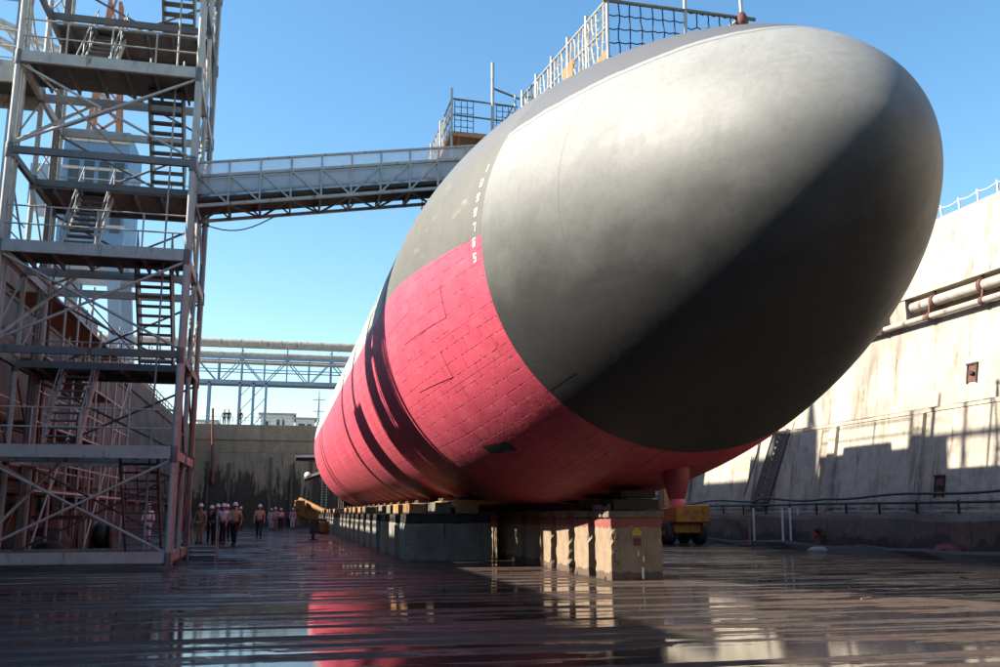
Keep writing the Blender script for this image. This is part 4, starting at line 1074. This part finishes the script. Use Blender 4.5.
# portal crane on the left quay, seen through the tower
cr = thing('dock_crane', 'pale blue dock crane with orange jib parts seen through the stair tower', 'crane', (-16, 84, 11.7))
m = MB()
for (x, y) in ((-19.5, 81), (-13.2, 81), (-19.5, 88), (-13.2, 88)):
    m.beam((x, y, 11.7), (x + (1.0 if x < -16 else -1.0), y, 22), .9, .9)
build_split(m, 'portal_leg', BLUEST, cr)
m = MB(); m.box(-19.8, -13.0, 80.5, 88.5, 21.6, 22.6); m.build('portal_deck', BLUEST, cr)
m = MB(); m.box(-18.8, -13.6, 81, 88, 22.605, 33.5); mh = m.build('machine_house', BLUEHOUSE, cr)
m = MB()
for k in range(4):
    for z in (24.5, 28.5): m.box(-18.3 + k * 1.2, -17.5 + k * 1.2, 80.93, 81.05, z, z + 2.2)
build_split(m, 'window', GLASSD, mh)
m = MB()
for z in (25, 27.5, 30, 32.5): m.beam((-18.85, 80.9, z), (-13.55, 80.9, z), .12, .25)
m.build('cladding_band', STEEL, mh)
m = MB()
for (x, y) in ((-17.5, 83), (-15, 83), (-17.5, 85), (-15, 85)): m.beam((x, y, 33.5), (-16.2 + (x + 16.2) * .35, 84 + (y - 84) * .35, 47), .3)
for k in range(7): m.beam((-17.4 + k * .15, 82.9, 33.5 + 1.9 * k), (-15.1 - k * .15, 82.9, 35.4 + 1.9 * k), .18); m.beam((-15.1 - k * .15, 82.9, 33.5 + 1.9 * k), (-17.4 + k * .15, 82.9, 35.4 + 1.9 * k), .18)
m.build('jib_mast', ORANGE, cr)
m = MB()
for dy in (0, 1.4): m.beam((-16.2, 83.4 + dy, 38), (-36, 75 + dy, 44), .3); m.beam((-16.2, 83.4 + dy, 40), (-36, 75 + dy, 45), .3)
for k in range(12): m.beam((-16.2 - 1.65 * k, 83.4 - .7 * k, 38 + .5 * k), (-17.8 - 1.65 * k, 82.7 - .7 * k, 40.2 + .42 * k), .16)
m.build('jib', STEEL, cr)
m = MB(); m.box(-21.5, -18.9, 82, 86, 27, 30.5); m.build('operator_cab', BLUEST, cr)
qc = thing('shadow_crane', 'unseen quay crane added on the left dock edge to cast a shadow on the right wall', 'crane', (-14.5, 41.3, 11.7))  # out of view, added for the shadow patch it throws across the dock
for (x, y) in ((-16.6, 38.4), (-16.6, 44.4), (-12.6, 44.4), (-12.6, 38.4)):
    m = MB(); m.beam((x, y, 11.7), (x, y, 25.2), .4); build_split(m, 'portal_leg', BLUEST, qc)
m = MB(); m.box(-17, -12.3, 38.2, 44.7, 25.2, 25.6); m.build('portal_deck', BLUEST, qc)
m = MB(); m.box(-16.4, -12.8, 38.8, 42.0, 25.605, 30.4); m.box(-16.4, -12.8, 42.003, 44.2, 25.605, 29.2); m.build('machine_house', BLUEHOUSE, qc)
m = MB(); m.beam((-14.5, 40, 30.4), (-14.5, 40, 33.5), .3); m.beam((-14.5, 40, 33), (-30, 39, 36), .3); m.build('jib', STEEL, qc)
# mast with cluttered radar arms (white lattice) near left edge
t = thing('lattice_pylon', 'white lattice pylon with equipment boxes standing left of the stair tower top', 'pylon', (-24, 66, 11.7))
m = MB()
for (x, y) in ((-25.5, 65), (-22.5, 65), (-25.5, 68), (-22.5, 68)): m.beam((x, y, 11.7), (-24 + (x + 24) * .5, 66.5 + (y - 66.5) * .5, 44), .35)
for k in range(12):
    f_ = 1 - .5 * k / 12; g_ = 1 - .5 * (k + 1) / 12
    m.beam((-24 - 1.5 * f_, 65 + .75 * (1 - f_), 11.7 + 2.6 * k), (-24 + 1.5 * g_, 65 + .75 * (1 - g_), 14.3 + 2.6 * k), .2)
    m.beam((-24 + 1.5 * f_, 65 + .75 * (1 - f_), 11.7 + 2.6 * k), (-24 - 1.5 * g_, 65 + .75 * (1 - g_), 14.3 + 2.6 * k), .2)
m.build('lattice', RAILW, t)
m = MB(); m.box(-25.4, -23.4, 64.5, 66, 32, 35); m.box(-24.4, -22.4, 64.6, 66, 37, 39); m.build('equipment_box', ORANGE, t)
# containers, barriers and machines on the left quay
def quay_box(x0, x1, y0, y1, z1, mat, name, label, cat):
    t = thing(name, label, cat, ((x0 + x1) / 2, (y0 + y1) / 2, 11.7))
    m = MB(); m.box(x0, x1, y0, y1, 11.8, z1); m.build('body', mat, t, .05)
    m = MB()
    n = int((y1 - y0) / .5)
    for k in range(n): m.box(x1 + .001, x1 + .05, y0 + .1 + k * .5, y0 + .35 + k * .5, 11.95, z1 - .15)
    for k in range(int((x1 - x0) / .5)): m.box(x0 + .1 + k * .5, x0 + .35 + k * .5, y0 - .05, y0 - .001, 11.95, z1 - .15)
    m.build('ribbing', mat, t)
    m = MB(); m.box(x0 + .05, x1 - .05, y0 + .05, y1 - .05, 11.68, 11.8); m.build('skid', STEELD, t)
quay_box(-14.6, -11.9, 36.0, 39.2, 16.3, REDST, 'container', 'rust red container on the left quay behind the stair tower', 'container')
quay_box(-14.8, -12.4, 62, 67, 14.2, BLUEHOUSE, 'container', 'pale blue container on the left quay behind the stair tower', 'container')
quay_box(-14.6, -12.5, 92, 99, 13.6, STEELD, 'container', 'dark grey container far along the left quay', 'container')
t = thing('safety_barrier', 'orange safety barrier along the edge of the left quay', 'barrier', (-11.5, 60, 11.72))
m = MB()
for z in (12.2, 12.7): m.beam((-11.45, 36, z), (-11.45, 108, z), .05, .12)
m.build('rail', ORANGE, t)
m = MB()
for k in range(30): m.beam((-11.45, 36.3 + 2.45 * k, 11.7), (-11.45, 36.3 + 2.45 * k, 12.8), .07)
build_split(m, 'post', ORANGE, t)

# ------------------------------------------------------------------ ladder on the right wall
t = thing('inclined_ladder', 'steep steel stair ladder leaning on the right dock wall beyond the bow', 'ladder', (20.6, 38, 1.4))
pA, pB = V((20.85, 38.2, 1.42)), V((21.60, 36.9, 5.0))
m = MB()
off_ = V((-.1, .75, 0))
m.beam(pA, pB, .08, .2); m.beam(pA + off_, pB + off_, .08, .2); m.build('stringer', STEELD, t)
m = MB()
for k in range(14):
    q = pA.lerp(pB, (k + .5) / 14); m.beam(q, q + off_, .05, .16)
m.build('tread', WOODG, t)
m = MB()
for o_ in (V((-.35, 0, .75)), off_ + V((-.35, 0, .75))): m.tube([pA + o_, pB + o_], .03, 6)
build_split(m, 'handrail', STEELD, t)

# ------------------------------------------------------------------ yellow forklift (rear view)
fk = thing('yellow_forklift', 'yellow forklift seen from behind its counterweight near the right wall', 'forklift', (18.1, 40.5, 0))
m = MB()
m.prism_y([(17.38, .98), (19.02, .98), (19.02, 1.70), (18.95, 1.76), (17.45, 1.76), (17.38, 1.70)], 39.6, 40.5)
cw = m.build('counterweight', YELLOW, fk, .04)
text_mesh('BI', .26, .004, 'lettering', REDP, (17.95, 39.594, 1.44), (R_(90), 0, 0), cw)
text_mesh('STO', .24, .004, 'lettering', DARKP, (18.42, 39.594, 1.44), (R_(90), 0, 0), cw)
text_mesh('YC', .2, .004, 'lettering', DARKP, (18.2, 39.594, 1.17), (R_(90), 0, 0), cw)
m = MB(); m.box(17.45, 18.75, 40.0, 42.6, .5, .97); m.build('chassis', YELLOW, fk, .05)
m = MB(); m.box(17.6, 18.5, 40.52, 41.8, .98, 1.65); m.build('engine_cover', YELLOW, fk, .06)
for (x, y, r, w_) in ((17.30, 40.5, .50, .36), (18.85, 40.5, .50, .42), (18.05, 42.0, .40, .4), (17.2, 42.4, .55, .4), (18.95, 42.4, .55, .4)):
    m = MB(); m.lathe([(r * .45, -w_ / 2), (r * .92, -w_ / 2), (r, -w_ / 2 + .05), (r, w_ / 2 - .05), (r * .92, w_ / 2), (r * .45, w_ / 2)], (x, y, r), 'x', 24); wl_ = m.build('wheel', RUBBER, fk)
    m = MB(); m.lathe([(0, -w_ / 2 + .03), (r * .46, -w_ / 2 + .04), (r * .46, w_ / 2 - .04), (0, w_ / 2 - .03)], (x, y, r), 'x', 16); m.build('rim', YELLOW, wl_)
m = MB()
for x in (17.55, 18.0, 18.35): m.beam((x, 42.9, .3), (x, 42.9, 2.75 if x > 17.9 else 2.3), .1, .12)
m.beam((17.55, 42.9, 2.2), (18.35, 42.9, 2.2), .1, .1); m.build('mast', STEELD, fk)
m = MB(); m.box(17.80, 18.12, 41.9, 42.2, 1.66, 2.55); m.lathe([(.0, .22), (.14, .18), (.18, 0), (.16, -.1), (0, -.1)], (17.97, 42.05, 2.6), 'z', 12); m.build('seat_post', WOOD, fk)

# stanchions
def stand(label, posts, cx, cy):
    t = thing('barrier_stand', label, 'barrier stand', (cx, cy, 0))
    xs_ = [p[0] for p in posts]
    m = MB(); m.box(min(xs_) - .35, max(xs_) + .35, cy - .3, cy + .3, 0, .07); m.build('base', WOODD, t, .015)
    for x, hh, mt in posts:
        m = MB(); m.tube([(x, cy, .07), (x + .02, cy, hh)], .045, 8); m.build('post', mt, t)
    if len(posts) > 2:
        m = MB(); m.box(posts[1][0], posts[2][0], cy - .03, cy + .03, .09, .2); m.build('crossbar', RAILW, t)
stand('barrier stand with one white post and two orange posts', [(19.75, 1.2, ORANGE), (19.97, 1.62, RAILW), (20.6, 1.1, ORANGE)], 20.0, 37.4)
stand('barrier stand with three white posts side by side near the right wall', [(19.9, 1.6, RAILW), (20.25, 1.62, RAILW), (20.62, 1.6, RAILW)], 20.2, 34.9)
# hydrant, heap, tarp
t = thing('red_hydrant', 'small red hydrant in the gutter beside the white heap by the right wall', 'hydrant', (20.2, 32.8, 0))
m = MB(); m.lathe([(0, 0), (.16, 0), (.16, .08), (.09, .1), (.09, .5), (.14, .52), (.14, .62), (.06, .7), (0, .72)], (20.2, 32.8, .2), 'z', 14); hb_ = m.build('body', RUST, t)
m = MB(); m.tube([(20.0, 32.8, .58), (20.4, 32.8, .58)], .06, 10); m.build('outlet', REDP, t)
def heap(name, label, cat, x, y, rx, ry, h, mat, seed):
    r = random.Random(seed); m = MB(); n, k = 18, 7; vv = []
    for j in range(k + 1):
        t_ = j / k
        for i in range(n):
            a = 2 * math.pi * i / n; f = math.cos(t_ * math.pi / 2) ** .8 * (1 + r.uniform(-.1, .1))
            vv.append((x + rx * f * math.cos(a), y + ry * f * math.sin(a), h * math.sin(t_ * math.pi / 2) * (1 + r.uniform(-.12, .12))))
    m.add(vv, [(j * n + i, j * n + (i + 1) % n, (j + 1) * n + (i + 1) % n, (j + 1) * n + i) for j in range(k) for i in range(n)], True)
    return tag(m.build(name, mat), label, cat)
heap('white_heap', 'small white heap of covered material on the floor by the red hydrant', 'heap', 19.6, 31.9, .42, .35, .17, mottled('grey_cover', (.34, .33, .31), (.22, .21, .2), 4, .8), 1)
heap('red_tarp', 'crumpled red tarpaulin lying in the gutter of the right wall', 'tarpaulin', 20.25, 25.6, .38, .7, .48, TARPR, 2)
for i, (x, y, a, b_, hh) in enumerate(((-8.9, 34.5, .8, .7, .7), (-8.2, 36.0, .7, 1.0, .6), (-7.4, 35.2, .6, .6, .45), (-8.6, 40, .9, 1.2, .8))):
    heap('rubble_heap', ['brown rubble heap at the far left behind the tower base', 'long brown rubble heap against the left wall', 'small rubble heap nearest the tower base', 'tall rubble heap farther along the left wall'][i], 'rubble', x, y, a, b_, hh, WALLL, 5 + i)
heap('blue_tarp', 'small blue tarpaulin bundle lying behind the tower base', 'tarpaulin', -7.9, 33.4, .4, .3, .35, mottled('blue_tarpaulin', (.03, .06, .3), (.02, .04, .2), 3, .6), 9)
# mooring post standing on the floor
t = thing('floor_post', 'thin black post standing alone on the wet floor left of the side blocks', 'post', (1.94, 51.4, 0))
m = MB(); m.tube([(1.94, 51.4, 0), (1.94, 51.4, .95)], .09, 8); m.build('shaft', BLACKH, t)
m = MB(); m.box(1.7, 2.2, 51.2, 51.6, 0, .05); m.build('foot', BLACKH, t)
# yellow crane truck far away
YDULL = mottled('faded_yellow_paint', (.30, .145, .03), (.20, .09, .025), 1.2, .7)
yt = thing('yellow_crane_truck', 'yellow crane truck with lowered boom far off by the end wall', 'truck', (2.6, 98, 0))
m = MB(); m.box(1.7, 4.2, 99.5, 104, .7, 2.2); m.build('body', YDULL, yt, .1)
m = MB(); m.tube([(2.3, 100.5, 2.7), (5.6, 97.0, 1.15)], [.32, .22], 8); m.build('boom', YDULL, yt)
m = MB(); m.box(1.75, 2.8, 99.0, 99.48, 1.0, 2.7); m.build('cab', YDULL, yt, .08)
for (x, y) in ((1.75, 100), (4.1, 100), (1.75, 103), (4.1, 103)):
    m = MB(); m.lathe([(.1, -.2), (.55, -.2), (.55, .2), (.1, .2)], (x, y, .55), 'x', 16); m.build('wheel', RUBBER, yt)
# low crates on far floor by the hull
t = thing('pallet_stack', 'low dark pallet stack with a yellow drum beside the far side blocks', 'pallets', (3.2, 70, 0))
m = MB()
for k in range(5): m.box(2.4, 3.6, 70, 71.2, .02 + k * .2, .16 + k * .2)
m.build('pallet', WOODD, t)
m = MB(); m.lathe([(0, 0), (.3, 0), (.31, .3), (.3, .6), (.31, .85), (0, .85)], (3.2, 66, 0), 'z', 14); m.build('drum', YDULL, t)

# ------------------------------------------------------------------ people
def skinned(name, pts, edges, mat, parent, root=0, sub_=1):
    me = bpy.data.meshes.new(name); me.from_pydata([p[:3] for p in pts], edges, []); me.update()
    ob = bpy.data.objects.new(name, me); COL.objects.link(ob)
    md = ob.modifiers.new('skin', 'SKIN'); md.use_smooth_shade = True
    sv = me.skin_vertices[0].data
    for i, p in enumerate(pts):
        r = p[3]; sv[i].radius = r if isinstance(r, tuple) else (r, r)
        sv[i].use_root = (i == root)
    s2_ = ob.modifiers.new('sub', 'SUBSURF'); s2_.levels = sub_; s2_.render_levels = sub_
    bpy.context.view_layer.update()
    nm = bpy.data.meshes.new_from_object(ob.evaluated_get(bpy.context.evaluated_depsgraph_get()))
    bpy.data.objects.remove(ob); bpy.data.meshes.remove(me)
    nm.materials.clear(); nm.materials.append(mat); nm.name = name
    o = bpy.data.objects.new(name, nm); COL.objects.link(o); o.parent = parent
    return o
_cm = {}
def cloth(name, c):
    if name not in _cm: _cm[name] = mottled(name, c, tuple(v * .75 for v in c), 6, .85)
    return _cm[name]
SKINM = cloth('skin', (.36, .20, .13)); SKIND = cloth('dark_skin', (.13, .07, .045)); HELM = cloth('white_helmet', (.8, .8, .78)); SHOE = cloth('black_shoe', (.02, .018, .016)); HAIRM = cloth('dark_hair', (.025, .018, .014)); EYEM = cloth('eye_dark', (.02, .02, .02))
def person(x, y, rot, label, shirt, trousers, pose='stand', hgt=1.75, skin=SKINM, helmet=True, sleeves=1.0, z=0):
    t = thing('person', label, 'person', (x, y, z), 'people gathered on the dock floor')
    k = hgt / 1.75
    sw = .22 if pose == 'walk' else .03
    arm = .16 if pose == 'walk' else .03
    hipL, hipR = (-.095, 0, .92), (.095, 0, .92)
    knL, knR = (-.10, sw * .75 + .02, .50), (.10, -sw * .3 + .03, .50)
    anL, anR = (-.10, sw * 1.0, .085 + (.0)), (.10, -sw * 1.15, .10 + (.06 if pose == 'walk' else 0))
    toL, toR = (-.12, anL[1] + .15, .035), (.12, anR[1] + .14, .035 + (.0))
    shL, shR = (-.19, 0, 1.41), (.19, 0, 1.41)
    elL, elR = (-.255, -arm * .6 - .01, 1.13), (.255, arm * .6 - .01, 1.13)
    wrL, wrR = (-.26, -arm * .4 + .10, .90), (.26, arm * 1.4 + .10, .90)
    if pose == 'hips': elL, elR, wrL, wrR = (-.40, -.06, 1.18), (.40, -.06, 1.18), (-.22, .06, 1.02), (.22, .06, 1.02)
    if pose == 'folded': wrL, wrR = (.02, .2, 1.14), (-.02, .22, 1.17)
    P = [(0, 0, .97, (.13, .10)), (0, 0, 1.18, (.12, .095)), (0, 0, 1.36, (.145, .105)), (0, 0, 1.48, .062), (0, .015, 1.55, .06), (0, .025, 1.63, (.075, .092)), (0, .02, 1.71, (.07, .085)),
         (*shL, .062), (*elL, .043), (*wrL, .030), (*shR, .062), (*elR, .043), (*wrR, .030),
         (*hipL, .095), (*knL, .058), (*anL, .040), (*toL, .036), (*hipR, .095), (*knR, .058), (*anR, .040), (*toR, .036)]
    E_ = [(0, 1), (1, 2), (2, 3), (3, 4), (4, 5), (5, 6), (2, 7), (7, 8), (8, 9), (2, 10), (10, 11), (11, 12), (0, 13), (13, 14), (14, 15), (15, 16), (0, 17), (17, 18), (18, 19), (19, 20)]
    # nose and ears
    P.append((0, .125, 1.625, .012)); E_.append((5, len(P) - 1))
    # hands: palm plus five bent fingers
    for wi, sgn, el_, wr in ((9, -1, elL, wrL), (12, 1, elR, wrR)):
        d_ = (V(wr) - V(el_)).normalized(); side = V((0, 1, 0)) - d_ * d_.y; side.normalize()
        palm = V(wr) + d_ * .055; P.append((*palm, .026)); pi_ = len(P) - 1; E_.append((wi, pi_))
        inn = d_.cross(side) * sgn
        for f_, ln in ((-.030, .062), (-.010, .075), (.010, .08), (.030, .07)):
            a = palm + d_ * .045 + side * f_; b_ = a + d_ * ln * .6 + inn * ln * -.35
            P.append((*a, .0095)); E_.append((pi_, len(P) - 1)); P.append((*b_, .008)); E_.append((len(P) - 2, len(P) - 1))
        a = palm - d_ * .01 + side * .045; b_ = a + d_ * .045 + side * .012
        P.append((*a, .011)); E_.append((pi_, len(P) - 1)); P.append((*b_, .009)); E_.append((len(P) - 2, len(P) - 1))
    body = skinned('body', P, E_, skin, t)
    e = .016
    S = [(0, 0, .95, (.15 + e, .115 + e)), (0, 0, 1.18, (.135 + e, .11 + e)), (0, 0, 1.36, (.155 + e, .115 + e)), (0, 0, 1.465, .078),
         (*shL, .078), (*(V(shL).lerp(V(elL), .95)), .060), (*(V(elL).lerp(V(wrL), .9 * sleeves)), .047), (*shR, .078), (*(V(shR).lerp(V(elR), .95)), .060), (*(V(elR).lerp(V(wrR), .9 * sleeves)), .047)]
    SE = [(0, 1), (1, 2), (2, 3), (2, 4), (4, 5), (2, 7), (7, 8)]
    if sleeves > .3: SE += [(5, 6), (8, 9)]
    else: S = S[:6] + S[7:9]; SE = [(0, 1), (1, 2), (2, 3), (2, 4), (4, 5), (2, 6), (6, 7)]
    skinned('shirt', S, SE, shirt, t)
    T = [(0, 0, .99, (.145, .115)), (*hipL, .115), (*knL, .080), (*(V(anL) + V((0, 0, .01))), .066), (*hipR, .115), (*knR, .080), (*(V(anR) + V((0, 0, .01))), .066)]
    skinned('trousers', T, [(0, 1), (1, 2), (2, 3), (0, 4), (4, 5), (5, 6)], trousers, t)
    for an, to in ((anL, toL), (anR, toR)):
        m = MB(); a = V(an); b_ = V(to)
        m.tube([a + V((0, -.06, -.03)), a + V((0, .02, -.02)), b_ + V((0, 0, .012)), b_ + V((0, .04, .005))], [.045, .052, .045, .028], 8)
        o = m.build('shoe', SHOE, None); o.parent = t
    m = MB(); m.lathe([(.098, 0), (.100, .02), (.096, .07), (.07, .115), (.03, .135), (0, .138)], (0, .02, 1.675), 'z', 16)
    if helmet:
        m2 = MB(); m2.lathe([(.098, 0), (.135, -.008), (.135, .004), (.100, .014)], (0, .035, 1.675), 'z', 16); m.add(m2.v, m2.f, True)
        o = m.build('helmet', HELM, None)
    else: o = m.build('hair', HAIRM, None)
    o.parent = t
    for sx in (-.03, .03):
        m = MB(); m.lathe([(0, -.012), (.01, 0), (0, .012)], (sx, .108, 1.645), 'z', 6); o = m.build('eye', EYEM, None); o.parent = t
    t.scale = (k, k, k); t.rotation_euler = (0, 0, R_(rot))
    return t
KH = cloth('khaki_cloth', (.34, .22, .12)); KHL = cloth('light_khaki_cloth', (.50, .38, .27)); NAVY = cloth('navy_cloth', (.02, .025, .05)); BLK = cloth('black_cloth', (.015, .015, .018)); WHT = cloth('white_cloth', (.80, .77, .82)); PALEB = cloth('pale_blue_cloth', (.5, .58, .74)); PNK = cloth('pink_cloth', (.75, .42, .48)); BRN = cloth('brown_cloth', (.12, .075, .05)); WT2 = cloth('offwhite_cloth', (.78, .72, .68)); TAN = cloth('tan_cloth', (.52, .38, .26))
person(-3.40, 46.0, 160, 'person in khaki coveralls and white helmet at the foot of the tower steps', KH, KH, 'stand', 1.78)
person(-2.95, 46.3, 200, 'person in dark clothes and white helmet half hidden behind the khaki worker', NAVY, BLK, 'stand', 1.70)
person(-2.62, 45.4, 170, 'person in a navy jacket and helmet behind the white shirted person', NAVY, NAVY, 'stand', 1.76)
person(-2.33, 45.0, 150, 'person in a white shirt and dark trousers with hands on hips', WHT, BLK, 'hips', 1.78)
person(-2.45, 50.6, 180, 'person mostly hidden behind the white shirted person, only the helmet showing', BRN, BLK, 'stand', 1.80)
person(-1.72, 42.4, 165, 'person in a khaki shirt and dark trousers stepping forward beside the white shirt', KHL, BLK, 'walk', 1.80, SKINM, True, .2)
person(-2.75, 78.0, 180, 'person in black clothes standing farther back left of the walking figure', BLK, BLK, 'stand', 1.85)
person(-3.05, 76.5, 180, 'person in a dark jacket close behind the black clothed figure', NAVY, BLK, 'stand', 1.80)
person(-.90, 54.4, 178, 'person in a tan shirt and blue trousers walking alone toward the camera', TAN, NAVY, 'walk', 1.82, SKINM, True, .2)
person(-.42, 84.0, 190, 'person in a pale blue top standing left of the pair in the distance', PALEB, PALEB, 'stand', 1.75)
person(-.08, 78.5, 185, 'person in khaki clothing, left one of the close pair in the distance', KHL, KH, 'stand', 1.80)
person(.36, 78.3, 175, 'person in a pink top and black trousers, right one of the close pair', PNK, BLK, 'folded', 1.74)
person(1.12, 93, 180, 'person in dark clothes right of the pink topped figure', BRN, BLK, 'stand', 1.7, SKIND, False)
person(1.42, 86.6, 170, 'person in white trousers and pink shirt near the yellow boom', PNK, WT2, 'stand', 1.78)
person(1.82, 88.0, 190, 'person in brown clothes beside the white trousered figure', BRN, KH, 'stand', 1.65, SKIND, False)
person(-6.25, 50.5, 180, 'person all in white standing behind the bars of the stair tower', WHT, WHT, 'stand', 1.80)
for i, (x, lab) in enumerate(((-6.4, 'tiny dark figure leftmost on top of the end wall'), (-5.9, 'tiny figure in black second along the top of the end wall'), (-4.6, 'tiny figure by the bridge legs on top of the end wall'))):
    p_ = person(x, YE + 1.2, 180, lab, BLK if i else BRN, BLK, 'stand', 1.75, SKINM, False, 1.0, 11.45); p_['group'] = 'people on top of the end wall'
